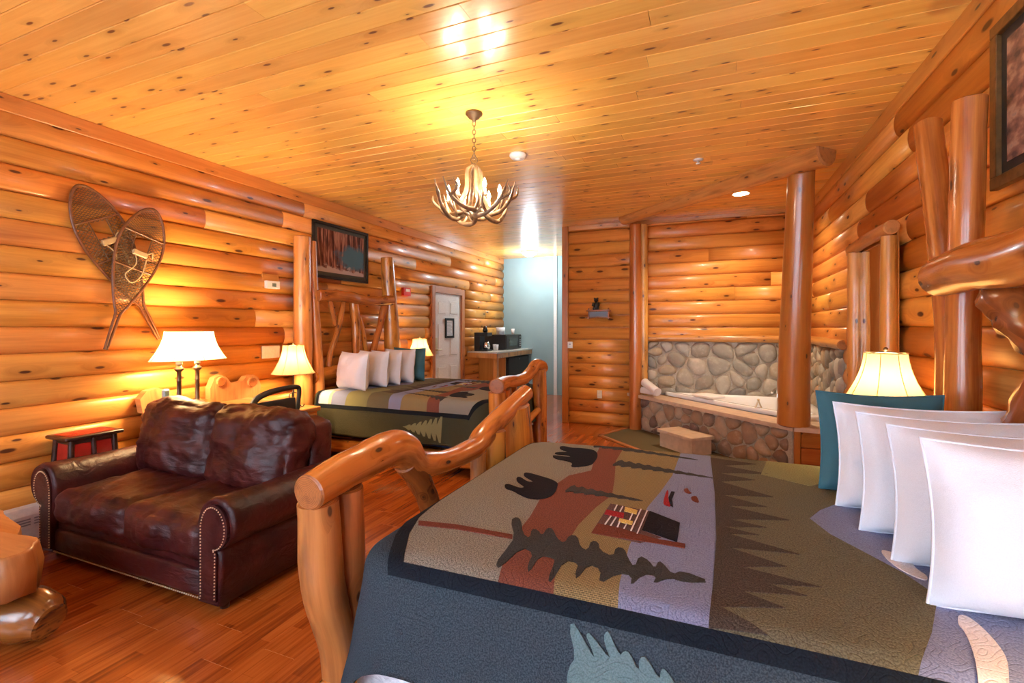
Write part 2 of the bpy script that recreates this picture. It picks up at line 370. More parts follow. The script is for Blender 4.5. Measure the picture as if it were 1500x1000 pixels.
def tube(pts, rad, seg=10, n=4, lump=0., mb=None, cap=1, seed=0, squash=None, close=False, lsc=6.):
    """tapered tube; cap material index = cap"""
    mb = mb or MB(); path = bez(pts, n); m = len(path)
    if not isinstance(rad, (list, tuple)): rad = [rad] * len(pts)
    rr = [v.x for v in bez([(r, 0, 0) for r in rad], n)]
    rr = [max(r, .0005) for r in rr]
    ln = 0; V = []; U = []; prev = None
    for i, p in enumerate(path):
        t = (path[min(i + 1, m - 1)] - path[max(i - 1, 0)]).normalized()
        if prev is None:
            a = Vector((0, 0, 1)) if abs(t.z) < .8 else Vector((1, 0, 0)); prev = t.cross(a).normalized()
        prev = (prev - t * prev.dot(t)).normalized(); b = t.cross(prev)
        if i: ln += (p - path[i - 1]).length
        U.append(ln)
        for k in range(seg):
            an = 2 * PI * k / seg; d = prev * math.cos(an) + b * math.sin(an)
            r = rr[i]
            q = p + d * r
            if lump: r *= 1 + lump * noise.noise(q * lsc + Vector((seed * 7.7, 0, 0))) + lump * .5 * noise.noise(q * lsc * 3.1 + Vector((seed, 3, 0)))
            q = p + d * r
            if squash: q = Vector([p[j] + (q[j] - p[j]) * squash[j] for j in range(3)])
            V.append(q)
    F = []; UV = []; per = 2 * PI * max(rr)
    for i in range(m - 1):
        for k in range(seg):
            k2 = (k + 1) % seg
            F.append([i * seg + k, i * seg + k2, (i + 1) * seg + k2, (i + 1) * seg + k])
            v0, v1 = k / seg * per, (k + 1) / seg * per
            UV.append([(U[i], v0), (U[i], v1), (U[i + 1], v1), (U[i + 1], v0)])
    mb.add(V, F, UV, 0, True)
    for e in (0, m - 1):
        ring = V[e * seg:(e + 1) * seg]; c = sum(ring, Vector()) / seg
        t = (path[1] - path[0]).normalized() * -1 if e == 0 else (path[-1] - path[-2]).normalized()
        r0 = rr[e]
        inn = [c + (q - c) * .86 + t * r0 * .10 for q in ring]
        off = .01 * seed
        b = prev
        uvc = lambda q: (((q - c).dot(b)) * 4 + .02, ((q - c).dot(t.cross(b))) * 4 + .01)
        vv = ring + inn; f = []; uu = []; mi = []; sm = []
        for k in range(seg):
            k2 = (k + 1) % seg; q = [k, k2, seg + k2, seg + k]
            if e == 0: q = q[::-1]
            f.append(q); uu.append([uvc(vv[j]) for j in q]); mi.append(cap); sm.append(False)
        q = list(range(seg, 2 * seg)); q = q if e else q[::-1]
        f.append(q); uu.append([uvc(vv[j]) for j in q]); mi.append(cap); sm.append(False)
        mb.add(vv, f, uu, mi, sm)
    return mb
def log(name, pts, rad, parent=None, mats=('log', 'end'), seg=14, n=5, lump=.10, seed=None, loc=None, squash=None, lsc=6.):
    return tube(pts, rad, seg, n, lump, None, 1, seed if seed is not None else R.randint(0, 99), squash, lsc=lsc).build(name, list(mats), parent, loc)
def lathe(prof, c, seg=20, mb=None, mi=0, sx=1, sy=1, a0=0, a1=2 * PI, flute=None):
    mb = mb or MB(); V = []; F = []; UV = []; full = abs(a1 - a0 - 2 * PI) < 1e-4
    cols = seg if full else seg + 1
    for r, z in prof:
        for k in range(cols):
            a = a0 + (a1 - a0) * k / seg; rr = r * (1 + (flute(a) if flute else 0))
            V.append((c[0] + rr * math.cos(a) * sx, c[1] + rr * math.sin(a) * sy, c[2] + z))
    for i in range(len(prof) - 1):
        for k in range(seg):
            k2 = (k + 1) % cols if full else k + 1
            F.append([i * cols + k, i * cols + k2, (i + 1) * cols + k2, (i + 1) * cols + k]); UV.append([(k / seg, i), ((k + 1) / seg, i), ((k + 1) / seg, i + 1), (k / seg, i + 1)])
    return mb.add(V, F, UV, mi, True)
def prism(poly, axis_vec, mb=None, mi=0, sm=False, ucap=True):
    """extrude a 3d polygon along a vector; u runs along the vector"""
    mb = mb or MB(); P = [Vector(p) for p in poly]; A = Vector(axis_vec); n = len(P); Ln = A.length
    F = []; UV = []; per = 0; V = []
    for i in range(n):
        j = (i + 1) % n; l = (P[j] - P[i]).length
        b = len(V); V += [P[i], P[j], P[j] + A, P[i] + A]; F.append([b, b + 1, b + 2, b + 3])
        UV.append([(0, per), (0, per + l), (Ln, per + l), (Ln, per)]); per += l
    mb.add(V, F, UV, mi, sm)
    e1 = (P[1] - P[0]).normalized(); e2 = A.normalized().cross(e1)
    uu = [((p - P[0]).dot(e1), (p - P[0]).dot(e2)) for p in P]
    mb.add(P, [list(range(n))[::-1]], [uu[::-1]], mi, False); mb.add([p + A for p in P], [list(range(n))], [uu], mi, False)
    return mb
def softbox(sx, sy, sz, r, bulge=(0, 0, 0), nn=14, wr=0., wsc=(5, 5, 5), seed=0, p=4.):
    """rounded, bulging cushion block centred at origin -> MB (smooth)"""
    bm = bmesh.new(); bmesh.ops.create_cube(bm, size=2); bmesh.ops.subdivide_edges(bm, edges=bm.edges[:], cuts=nn, use_grid_fill=True)
    h = Vector((sx / 2, sy / 2, sz / 2))
    for v in bm.verts:
        c = v.co.copy()
        q = Vector([c[i] * h[i] for i in range(3)])
        core = Vector([max(-(h[i] - r), min(h[i] - r, q[i])) for i in range(3)])
        d = q - core
        if d.length > 1e-6: q = core + d.normalized() * min(d.length, r) if True else q
        for i in range(3):
            o = [j for j in range(3) if j != i]
            q[i] += bulge[i] * c[i] * (1 - abs(c[o[0]]) ** 2) * (1 - abs(c[o[1]]) ** 2)
        if wr:
            s = Vector((q.x * wsc[0] + seed * 3.1, q.y * wsc[1], q.z * wsc[2]))
            w = noise.noise(s) + .6 * (abs(noise.noise(s * 2.3)) - .25) + .25 * noise.noise(s * 5.)
            nrm = Vector((c.x ** 5 / h.x, c.y ** 5 / h.y, c.z ** 5 / h.z)); 
            if nrm.length > 1e-5: q += nrm.normalized() * w * wr
        v.co = q
    mb = MB(); mb.bm(bm, 0, 0, True); return mb
def place(mb, mx):
    mb.v = [tuple(mx @ Vector(v)) for v in mb.v]; return mb
def Tm(loc, rz=0, rx=0, ry=0):
    return Matrix.Translation(loc) @ Matrix.Rotation(rz, 4, 'Z') @ Matrix.Rotation(ry, 4, 'Y') @ Matrix.Rotation(rx, 4, 'X')
def sphere(c, r, mb=None, mi=0, seg=10, sc=(1, 1, 1)):
    pr = [(r * math.sin(PI * i / (seg // 2 + 1)) + 1e-4, -r * math.cos(PI * i / (seg // 2 + 1)) * sc[2]) for i in range(seg // 2 + 2)]
    return lathe(pr, c, seg, mb, mi, sc[0], sc[1])
# ------------------------------------------------------------------ room shell
def slab(name, x0, x1, y0, y1, z0, z1, mat='mortar'):
    return tag(MB().box(x0, x1, y0, y1, z0, z1).build(name, mat), None, None, kind='structure')
PITCH = .182
def half_log(parent, side, a, b, z, h=PITCH, mat='wall', bulge=.030):
    """one length of rounded log siding; side L/R/B: wall plane and the direction it faces"""
    k = 9; prof = []
    for i in range(k + 1):
        t = i / k; o = .014 + bulge * max(0., math.sin(PI * t)) ** .55
        prof.append((o, z + .0015 + t * (h - .003)))
    prof = [(0, z + .0015)] + prof + [(0, z + h - .0015)]
    V = []; n = len(prof)
    for u in (a + .0008, b - .0008):
        for o, zz in prof:
            V.append((XL + o, u, zz) if side == 'L' else (XR - o, u, zz) if side == 'R' else (u, YB - o, zz) if side == 'B' else (u, YF + o, zz))
    F = []; UV = []; SM = []; per = 0
    for i in range(n - 1):
        q = [i, i + 1, n + i + 1, n + i]; l = math.hypot(prof[i + 1][0] - prof[i][0], prof[i + 1][1] - prof[i][1])
        uv = [(a, per), (a, per + l), (b, per + l), (b, per)]; per += l
        F.append(q); UV.append(uv); SM.append(0 < i < n - 2)
    F.append(list(range(n))[::-1]); UV.append([(p[0] * 3, p[1]) for p in prof][::-1]); SM.append(False)
    F.append([n + i for i in range(n)]); UV.append([(p[0] * 3, p[1]) for p in prof]); SM.append(False)
    if side in 'RB': F = [f[::-1] for f in F]; UV = [u[::-1] for u in UV]
    return mk('log', V, F, mat, parent, UV, None, SM)
def siding(parent, side, a0, a1, z0, z1, gaps=(), mean=2.6, seed=1):
    rr = random.Random(seed); row = 0; zs = 1.432 - 8 * PITCH + .024
    z = zs
    while z < z1 - .02:
        if z + PITCH > z0 + .02:
            lo, hi = max(z, z0), min(z + PITCH, z1); 
            cuts = [a0]; 
            while cuts[-1] < a1: cuts.append(cuts[-1] + mean * (.55 + .9 * rr.random()))
            cuts[-1] = a1
            if len(cuts) > 2 and cuts[-1] - cuts[-2] < .35: cuts.pop(-2)
            for p, q in zip(cuts[:-1], cuts[1:]):
                segs = [(p, q)]
                for (g0, g1, gz0, gz1) in gaps:
                    if lo < gz1 and hi > gz0 + .001:
                        ns = []
                        for s0, s1 in segs:
                            if g0 > s0: ns.append((s0, min(s1, g0)))
                            if g1 < s1: ns.append((max(s0, g1), s1))
                        segs = ns
                for s0, s1 in segs:
                    if s1 - s0 > .03: half_log(parent, side, s0, s1, lo, hi - lo)
        z += PITCH
wl = slab('wall_left', XL - .12, XL, YF, YH, 0, ZC, 'trim')
siding(wl, 'L', .2, YH, 0, ZC - .11, [(6.86, 7.98, -1, 2.15)], 3.4, 3)
wr = slab('wall_right', XR, XR + .12, YF, YB + .12, 0, ZC, 'trim')
siding(wr, 'R', .75, YB, 0, ZC - .11, [(5.30, YB, -.1, 1.27)], 3.0, 8)
wb = slab('wall_back', -2.04, XR, YB, YB + .12, 0, ZC, 'trim')
siding(wb, 'B', -2.04, XR, 0, ZC - .07, [(-.92, XR, -.1, 1.27)], 3.6, 5)
slab('wall_hall_back', XL - .12, -1.9, YH, YH + .12, 0, ZC, 'teal')
slab('wall_hall_right', -2.04, -1.92, YB + .12, YH, 0, ZC, 'teal')
# wall behind the camera, with the windows that give the daylight
wf = MB(); wx = [(-3.9, -2.3), (-1.9, -.3), (0., .9)]
xs = XL
for a, b in wx:
    wf.box(xs, a, YF - .12, YF, 0, ZC); wf.box(a, b, YF - .12, YF, 0, .7); wf.box(a, b, YF - .12, YF, 2.4, ZC); xs = b
wf.box(xs, XR, YF - .12, YF, 0, ZC)
tag(wf.build('wall_front', 'trim'), None, None, kind='structure')
for i, (a, b) in enumerate(wx):
    wi = MB().box(a, a + .06, YF - .12, YF + .02, .7, 2.4, 2).box(b - .06, b, YF - .12, YF + .02, .7, 2.4, 2).box(a + .06, b - .06, YF - .12, YF + .02, .7, .76).box(a + .06, b - .06, YF - .12, YF + .02, 2.34, 2.4)
    wi.box((a + b) / 2 - .02, (a + b) / 2 + .02, YF - .1, YF, .76, 2.34, 2)
    wo = tag(wi.build('window_%d' % (i + 1), 'trim'), None, None, kind='structure')
    MB().box(a + .06, b - .06, YF - .065, YF - .055, .76, 2.34).build('pane', 'glass', wo)

# ceiling: tongue-and-groove boards running across the room
ce = slab('ceiling', XL, XR, YF, YH, ZC, ZC + .1, 'trim')
def ceil_board(x0, x1, y0, y1, z=ZC):
    t = .018; c = .005
    prof = [(y0, z), (y0, z - t + c), (y0 + c, z - t), (y1 - c, z - t), (y1, z - t + c), (y1, z)]
    V = [(x0 + .0008, a, b) for a, b in prof] + [(x1 - .0008, a, b) for a, b in prof]; n = 6
    F = []; UV = []; per = 0
    for i in range(n - 1):
        l = math.hypot(prof[i + 1][0] - prof[i][0], prof[i + 1][1] - prof[i][1])
        F.append([i, i + 1, n + i + 1, n + i]); UV.append([(x0, per), (x0, per + l), (x1, per + l), (x1, per)]); per += l
    F.append([5, 4, 3, 2, 1, 0]); UV.append([(0, p[0]) for p in prof][::-1]); F.append([6, 7, 8, 9, 10, 11]); UV.append([(0, p[0]) for p in prof])
    mk('ceiling_board', V, F, 'ceil', ce, UV)
y = .55; rr = random.Random(4)
while y < YH:
    xe = XR if y < YB else -2.04
    cuts = [XL]
    while cuts[-1] < xe: cuts.append(cuts[-1] + 1.3 + 3.2 * rr.random())
    cuts[-1] = xe
    if len(cuts) > 2 and cuts[-1] - cuts[-2] < .5: cuts.pop(-2)
    for a, b in zip(cuts[:-1], cuts[1:]): ceil_board(a, b, y, min(y + .133, YH))
    y += .133

# floor boards running away from the camera
fl = slab('floor', XL, XR, YF, YH, -.1, -.012, 'trim')
x = XL; rr = random.Random(9)
while x < XR:
    x1 = min(x + .1905, XR); cuts = [.55 - rr.random() * .6]
    ye = YB if x > -2.0 else YH
    while cuts[-1] < ye: cuts.append(cuts[-1] + 1.285)
    cuts[-1] = ye
    if cuts[-1] - cuts[-2] < .08: cuts.pop(-2)
    for a, b in zip(cuts[:-1], cuts[1:]):
        m = MB(); z0, z1, c = -.012, 0., .0018
        prof = [(x, z0), (x, z1 - c), (x + c, z1), (x1 - c, z1), (x1, z1 - c), (x1, z0)]
        V = [(p, a + .0005, q) for p, q in prof] + [(p, b - .0005, q) for p, q in prof]
        F = [[i, 6 + i, 7 + i, i + 1] for i in range(5)]; UV = []
        for i in range(5): UV.append([(a, prof[i][0] - x), (b, prof[i][0] - x), (b, prof[i + 1][0] - x), (a, prof[i + 1][0] - x)])
        mk('floor_board', V, F, 'floor', fl, UV)
    x += .1905

# trims
def struct(mb, name, mat): return tag(mb.build(name, mat), None, None, kind='structure')
struct(MB().box(XL + .0, XL + .045, .2, YH, ZC - .135, ZC - .019, 1, bev=.004), 'trim_1', 'trim')
struct(MB().box(XR - .045, XR, .75, YB, ZC - .135, ZC - .019, 1, bev=.004), 'trim_2', 'trim')
struct(MB().box(-2.0, -1.02, YB - .05, YB, ZC - .09, ZC - .019, 0, bev=.004), 'trim_3', 'goldlog')
struct(MB().box(-2.10, -2.0, YB - .06, YB + .12, 0, ZC - .019, 2, bev=.006), 'trim_4', 'post')
struct(MB().box(-3.12, -3.05, YH - .03, YH, 0, ZC - .02, 2), 'trim_5', 'white')
tube([(-.84, YB - .055, 1.30), (.2, YB - .06, 1.305), (1.16, YB - .055, 1.30)], [.045, .05, .045], 12, 8, .1).build('trim_6', ['goldlog', 'endpale'])['kind'] = 'structure'
tube([(XR - .055, YB - .07, 1.30), (XR - .06, 6.2, 1.30), (XR - .055, 5.26, 1.29)], [.045, .05, .045], 12, 8, .1).build('trim_7', ['goldlog', 'endpale'])['kind'] = 'structure'

# door in the left wall (white six-panel, pine casing)
dz = 2.05; d0, d1 = 6.95, 7.89; dx = XL + .03
dr = struct(MB().box(XL, dx, d0, d1, .01, dz, 2), 'door_1', 'white')
for (a, b, c, d) in [(.10, .42, .12, .80), (.52, .84, .12, .80), (.10, .42, .93, 1.55), (.52, .84, .93, 1.55), (.10, .42, 1.66, 1.93), (.52, .84, 1.66, 1.93)]:
    MB().box(dx, dx + .004, d0 + a, d0 + b, c, d, 2, bev=.002).box(dx + .003, dx + .014, d0 + a + .035, d0 + b - .035, c + .035, d - .035, 2, bev=.006).build('door_panel', 'white', dr)
h = MB().box(dx, dx + .012, d0 + .03, d0 + .10, 1.0, 1.28, bev=.004); h.box(dx + .01, dx + .05, d0 + .05, d0 + .075, 1.06, 1.085); h.box(dx + .04, dx + .056, d0 + .05, d0 + .20, 1.06, 1.082, bev=.004)
h.build('door_handle', 'brass', dr)
struct(MB().box(XL, XL + .07, 6.85, 6.95, 0, 2.16, 2, bev=.004).box(XL, XL + .07, 7.89, 7.99, 0, 2.16, 2, bev=.004).box(XL, XL + .072, 6.95, 7.89, 2.05, 2.16, 1, bev=.004), 'trim_8', 'slab')
nf = thing('framed_notice', 'small black framed notice hung on the white six-panel door', 'frame', (dx + .014, 7.42, 1.33))
m = MB(); y0, y1, z0, z1, xx = 7.30, 7.60, 1.27, 1.62, dx + .014
m.box(xx, xx + .02, y0, y1, z0, z0 + .04).box(xx, xx + .02, y0, y1, z1 - .04, z1).box(xx, xx + .02, y0, y0 + .04, z0 + .04, z1 - .04).box(xx, xx + .02, y1 - .04, y1, z0 + .04, z1 - .04); m.build('frame', 'black', nf)
MB().box(xx, xx + .008, y0 + .04, y1 - .04, z0 + .04, z1 - .04).build('paper', 'paper', nf)
m = MB()
for i in range(9): m.box(xx + .008, xx + .009, y0 + .06, y1 - .06 - (i * 37 % 5) * .015, z0 + .065 + i * .025, z0 + .072 + i * .025)
m.build('printed_lines', 'ink', nf)['kind'] = 'stuff'

# baseboard heater on the left wall
ht = thing('baseboard_heater', 'long white metal baseboard heater low on the left log wall', 'heater', (XL + .06, 1.4, 0))
hx = XL + .05
m = MB(); prof = [(hx, .02), (hx + .075, .02), (hx + .075, .19), (hx + .045, .235), (hx, .245)]
prism([(a, .75, b) for a, b in prof], (0, 1.75, 0), m); m.build('housing', 'white', ht)
for k in range(16): 
    s = MB()
    for j in range(3): s.box(hx + .0745, hx + .0775, .80 + k * .105, .885 + k * .105, .125 + j * .018, .133 + j * .018)
    s.build('grille', 'grey', ht)

# ------------------------------------------------------------------ stone work
def clip(poly, nx, ny, c):
    out = []
    for i in range(len(poly)):
        a, b = poly[i], poly[(i + 1) % len(poly)]; da = a[0] * nx + a[1] * ny - c; db = b[0] * nx + b[1] * ny - c
        if da <= 0: out.append(a)
        if (da < 0) != (db < 0) and da != db: t = da / (da - db); out.append((a[0] + (b[0] - a[0]) * t, a[1] + (b[1] - a[1]) * t))
    return out
def cobbles(w, h, size, seed, asp=1.15):
    r = random.Random(seed); pts = []; tries = 0
    while tries < 9000:
        tries += 1; p = (r.uniform(.02, w - .02), r.uniform(.02, h - .02)); lim = size * (.72 + .45 * noise.noise(Vector((p[0] * 2.5, p[1] * 2.5, seed))))
        if all(math.hypot((p[0] - q[0]) / asp, p[1] - q[1]) > lim for q in pts): pts.append(p)
    out = []
    for i, p in enumerate(pts):
        poly = [(0, 0), (w, 0), (w, h), (0, h)]
        for j, q in enumerate(pts):
            if i == j or abs(q[0] - p[0]) > 4 * size: continue
            mx, my = (p[0] + q[0]) / 2, (p[1] + q[1]) / 2; nx, ny = q[0] - p[0], (q[1] - p[1]); poly = clip(poly, nx, ny, nx * mx + ny * my)
        if len(poly) > 2: out.append(poly)
    return out
def stones(parent, org, du, dn, w, h, size, mat, seed, asp=1.15, gap=.008, dome=.05):
    """river stones on a plane: origin, unit u vector, outward normal"""
    org, du, dn = Vector(org), Vector(du), Vector(dn); r = random.Random(seed)
    for poly in cobbles(w, h, size, seed, asp):
        cx = sum(p[0] for p in poly) / len(poly); cy = sum(p[1] for p in poly) / len(poly)
        area = abs(sum(poly[i][0] * poly[(i + 1) % len(poly)][1] - poly[(i + 1) % len(poly)][0] * poly[i][1] for i in range(len(poly)))) / 2
        if area < .0012: continue
        rr = math.sqrt(area / PI); P = [(cx + (p[0] - cx) * (1 - gap / rr), cy + (p[1] - cy) * (1 - gap / rr)) for p in poly]
        for _ in range(2):
            Q = []
            for i in range(len(P)):
                a, b = P[i], P[(i + 1) % len(P)]; Q += [(a[0] * .75 + b[0] * .25, a[1] * .75 + b[1] * .25), (a[0] * .25 + b[0] * .75, a[1] * .25 + b[1] * .75)]
            P = Q
        while len(P) > 18: P = P[::2]
        n = len(P); D = min(dome, rr * .55) * r.uniform(.75, 1.15); V = []
        for s, o in ((1, -.004), (.985, .35), (.80, .78), (.45, .97)):
            for k, p in enumerate(P):
                u, v = cx + (p[0] - cx) * s, cy + (p[1] - cy) * s
                q = org + du * u + Vector((0, 0, v)) + dn * (D * o if o > 0 else o)
                q += dn * .006 * noise.noise(q * 14) * (o > .5); V.append(q)
        V.append(org + du * cx + Vector((0, 0, cy)) + dn * D)
        F = []
        for a in range(3):
            for k in range(n): k2 = (k + 1) % n; F.append([a * n + k, a * n + k2, (a + 1) * n + k2, (a + 1) * n + k])
        for k in range(n): F.append([3 * n + k, 3 * n + (k + 1) % n, 4 * n])
        nrm = (V[1] - V[0]).cross(V[n] - V[0])
        if sum(((V[F[-1][1]] - V[F[-1][0]]).cross(V[F[-1][2]] - V[F[-1][0]])).dot(dn) for _ in (0,)) < 0: F = [f[::-1] for f in F]
        mk('stone', V, F, mat, parent, None, None, True)
sb = slab('trim_9', -.84, XR, YB - .035, YB, .5, 1.27, 'mortar')
stones(sb, (-.84, YB - .035, .5), (1, 0, 0), (0, -1, 0), 2.03, .765, .235, 'stone_back', 21)
sr = slab('trim_10', XR - .035, XR, 5.26, YB - .035, .5, 1.27, 'mortar')
stones(sr, (XR - .035, 5.27, .5), (0, 1, 0), (-1, 0, 0), 1.8, .765, .205, 'stone_back', 33, .95)

# ------------------------------------------------------------------ tub platform
DG = Vector((1, -1, 0)).normalized(); NO = Vector((-1, -1, 0)).normalized()
PL = [(-1.10, YB), (.73, 5.29), (1.19, 5.24), (1.19, YB)]
tp = thing('tub_platform', 'corner tub surround faced with rounded stones under a pale tile ledge', 'tub surround', (.4, 6.2, 0))
core = MB(); ins = [(-1.03, YB - .002), (.74, 5.36), (1.18, 5.32), (1.18, 5.40), (.77, 5.45), (-.92, YB - .002)]
prism([(a, b, 0) for a, b in ins], (0, 0, .46), core); core.build('core', 'mortar', tp)
A0 = Vector((-1.03, YB, 0)); A1 = Vector((.74, 5.36, 0)); du = (A1 - A0).normalized(); dn = Vector((du.y, -du.x, 0)); 
if dn.y > 0: dn = -dn
stones(tp, A0 + du * .0, du, dn, (A1 - A0).length - .03, .455, .215, 'stone_front', 46, .95, .007, .045)
# pine panel to the right of the pillar
m = MB().box(.745, .80, 5.262, 5.33, 0, .46, 2, bev=.004); m.build('corner_post', 'post', tp)
for z0, z1 in ((.0, .14), (.145, .30), (.305, .46)): MB().box(.80, 1.185, 5.275, 5.315, z0, z1, 0, bev=.006).build('panel_board', 'post', tp)
# tiles of the ledge: along the front and then round the tub
TZ0, TZ1 = .46, .505
def tile(poly, z0=TZ0, z1=TZ1, parent=tp, g=.002):
    cx = sum(p[0] for p in poly) / len(poly); cy = sum(p[1] for p in poly) / len(poly)
    bm = bmesh.new(); vs_ = [bm.verts.new((cx + (p[0] - cx) * .993, cy + (p[1] - cy) * .993, z0)) for p in poly]; f = bm.faces.new(vs_)
    r = bmesh.ops.extrude_face_region(bm, geom=[f]); bmesh.ops.translate(bm, vec=(0, 0, z1 - z0), verts=[v for v in r['geom'] if isinstance(v, bmesh.types.BMVert)])
    bmesh.ops.recalc_face_normals(bm, faces=bm.faces[:])
    bmesh.ops.bevel(bm, geom=[e for e in bm.edges if all(v.co.z > z1 - .001 for v in e.verts)], offset=.004, segments=1, affect='EDGES')
    mb = MB(); mb.bm(bm); return mb.build('tile', 'tile', parent)
E0 = Vector((-1.16, YB, 0)); E1 = Vector((.73, 5.235, 0)); eu = (E1 - E0).normalized(); en = Vector((-eu.y, eu.x, 0))
if en.y < 0: en = -en
Lf = (E1 - E0).length; nt_ = 8; wdt = .30
for i in range(nt_):
    a = E0 + eu * (Lf * i / nt_); b = E0 + eu * (Lf * (i + 1) / nt_)
    c_, d_ = b + en * wdt, a + en * wdt
    pl = [a, b, c_, d_]
    pl = [(p.x, min(p.y, YB - .001)) for p in pl]
    if i == 0: pl = [(a.x, YB - .001), (b.x, b.y), (c_.x, min(c_.y, YB - .001))]
    tile(pl)
for poly in ([(.74, 5.235), (1.19, 5.20), (1.19, 5.50), (.86, 5.50)], [(.86, 5.505), (1.19, 5.505), (1.19, 5.66), (.80, 5.66), (.76, 5.60)], [(1.14, 5.665), (1.185, 5.665), (1.185, 6.4), (1.14, 6.4)], [(1.14, 6.405), (1.185, 6.405), (1.185, 7.08), (1.14, 7.08)]): tile(poly)
# tub
T0 = [(-.62, 7.06), (-.52, 6.96), (.80, 5.66), (1.0, 5.60), (1.13, 5.70), (1.13, 7.0), (1.06, 7.06), (.2, 7.06)]
def chaik(P, k=2):
    for _ in range(k):
        Q = []
        for i in range(len(P)):
            a, b = P[i], P[(i + 1) % len(P)]; Q += [(a[0] * .75 + b[0] * .25, a[1] * .75 + b[1] * .25), (a[0] * .25 + b[0] * .75, a[1] * .25 + b[1] * .75)]
        P = Q
    return P
T0 = chaik(T0, 2); tc_ = (.52, 6.52)
tb = thing('corner_bathtub', 'glossy white corner bathtub sunk in the stone-faced platform', 'bathtub', (.5, 6.5, TZ1))
V = []; rings = [(1., .505), (1., .545), (.985, .555), (.86, .555), (.83, .545), (.79, .46), (.74, .30), (.62, .20), (.3, .18)]
for s, z in rings:
    for p in T0:
        q = (tc_[0] + (p[0] - tc_[0]) * s, tc_[1] + (p[1] - tc_[1]) * s); V.append((q[0], q[1], z))
n = len(T0); F = []
for a in range(len(rings) - 1):
    for k in range(n): F.append([a * n + k, a * n + (k + 1) % n, (a + 1) * n + (k + 1) % n, (a + 1) * n + k])
F.append([(len(rings) - 1) * n + k for k in range(n)])
mk('shell', V, F, 'tub', tb, None, None, True)
# the core has to be open under the tub: keep the shell above it
for (fx, fy) in ((.90, 6.98), (1.0, 6.92)):
    m = lathe([(.001, 0), (.028, 0), (.03, .02), (.014, .03), (.014, .06), (.03, .065), (.03, .085), (.001, .09)], (fx, fy, .555), 12); m.build('tap_handle', 'chrome', tb)
tube([(.80, 6.98, .555), (.80, 6.98, .64), (.77, 6.90, .67), (.72, 6.80, .635)], [.016, .015, .014, .016], 10, 5).build('spout', ['chrome', 'chrome'], tb)
# loofah ornament and folded washcloth on the tub rim
oc = thing('brass_tub_ornament', 'small brass triangular ornament on the near rim of the bathtub', 'ornament', (.50, 5.98, .555))
for s in (-1, 1): tube([(.50 + s * .03, 5.98, .558), (.50, 5.98, .64)], [.010, .006], 8, 4).build('brass_leg', ['brass', 'brass'], oc)
sphere((.50, 5.98, .645), .014).build('knob', 'brass', oc)
ml = MB(); 
m = softbox(.34, .24, .035, .016, (0, 0, .01), 8, .004, (14, 14, 14), 3); place(m, Tm((-.02, 6.58, .583), -PI / 4)); tag(m.build('folded_towel', 'towel', loc=(-.02, 6.58, .56)), 'white folded towel lying on the front rim of the bathtub', 'towel')
def rolled_towel(c, ang, ln, r, label, pitch=0):
    t = thing('rolled_towel', label, 'towel', c, 'rolled towels on the tub ledge')
    m = MB(); turns = 2.6; k = 46; V = []
    sp = [((r * (.22 + .78 * i / k)) * math.cos(turns * 2 * PI * i / k), (r * (.22 + .78 * i / k)) * math.sin(turns * 2 * PI * i / k)) for i in range(k + 1)]
    sp2 = [(x * (1 - .16), z * (1 - .16)) for x, z in sp]
    Mx = Tm(c, ang, 0, pitch)
    for xx in (-ln / 2, -ln / 2 + .012, ln / 2 - .012, ln / 2):
        e = .97 if abs(xx) > ln / 2 - .001 else 1
        for (a, b) in sp: V.append(Mx @ Vector((xx, a * e, b * e + r)))
    kk = k + 1; F = [[a * kk + i, a * kk + i + 1, (a + 1) * kk + i + 1, (a + 1) * kk + i] for a in range(3) for i in range(k)]
    mk('towel_roll', V, F, 'towel', t, None, None, True)
    # end faces between spiral turns
    V = []; F = []
    for xx in (-ln / 2 + .006, ln / 2 - .006):
        b = len(V); V.append(Mx @ Vector((xx, 0, r)))
        V += [Mx @ Vector((xx, .93 * r * math.cos(2 * PI * i / 20), .93 * r * math.sin(2 * PI * i / 20) + r)) for i in range(20)]
        F += [[b, b + 1 + i, b + 1 + (i + 1) % 20] for i in range(20)]
    mk('towel_end', V, F, 'towel', t)
rolled_towel((-.83, 6.93, .505), -PI / 4 + .2, .30, .06, 'white rolled towel, lower one of the pair on the tub ledge', 0)
rolled_towel((-.76, 6.82, .575), -PI / 4 - .15, .36, .062, 'white rolled towel, upper one of the pair on the tub ledge', .28)
# step
sc_ = Vector((-.275, 5.985, 0)); ag = math.atan2(eu.y, eu.x)
st = thing('tub_step', 'pale tiled step block in front of the stone tub surround', 'step', (sc_.x, sc_.y, 0))
m = obox((sc_.x, sc_.y, .09), .54, .28, .178, ag); m.build('riser_block', 'tile', st)
for k in (-1, 0, 1): obox(tuple(sc_ + eu * (k * .195) + Vector((0, 0, .20))), .192, .34, .04, ag, bev=.004).build('tile', 'tile', st)
# carpet strip with pine edging in front of the platform
cp = [(-1.06, 7.08), (-1.36, 6.36), (.55, 4.45), (1.15, 4.45), (1.15, 5.26), (.73, 5.29)]
m = prism([(a, b, .001) for a, b in cp], (0, 0, .010)); tag(m.build('carpet_runner', 'carpet', loc=(0, 5.6, 0)), 'olive green carpet laid on the floor before the stone tub surround', 'carpet')
for i, (a, b) in enumerate(((cp[0], cp[1]), (cp[1], cp[2]))):
    a, b = Vector((*a, 0)), Vector((*b, 0)); c = (a + b) / 2; d = b - a
    struct(obox((c.x, c.y, .010), d.length + .05, .05, .018, math.atan2(d.y, d.x), bev=.004), 'trim_%d' % (11 + i), 'logpale')

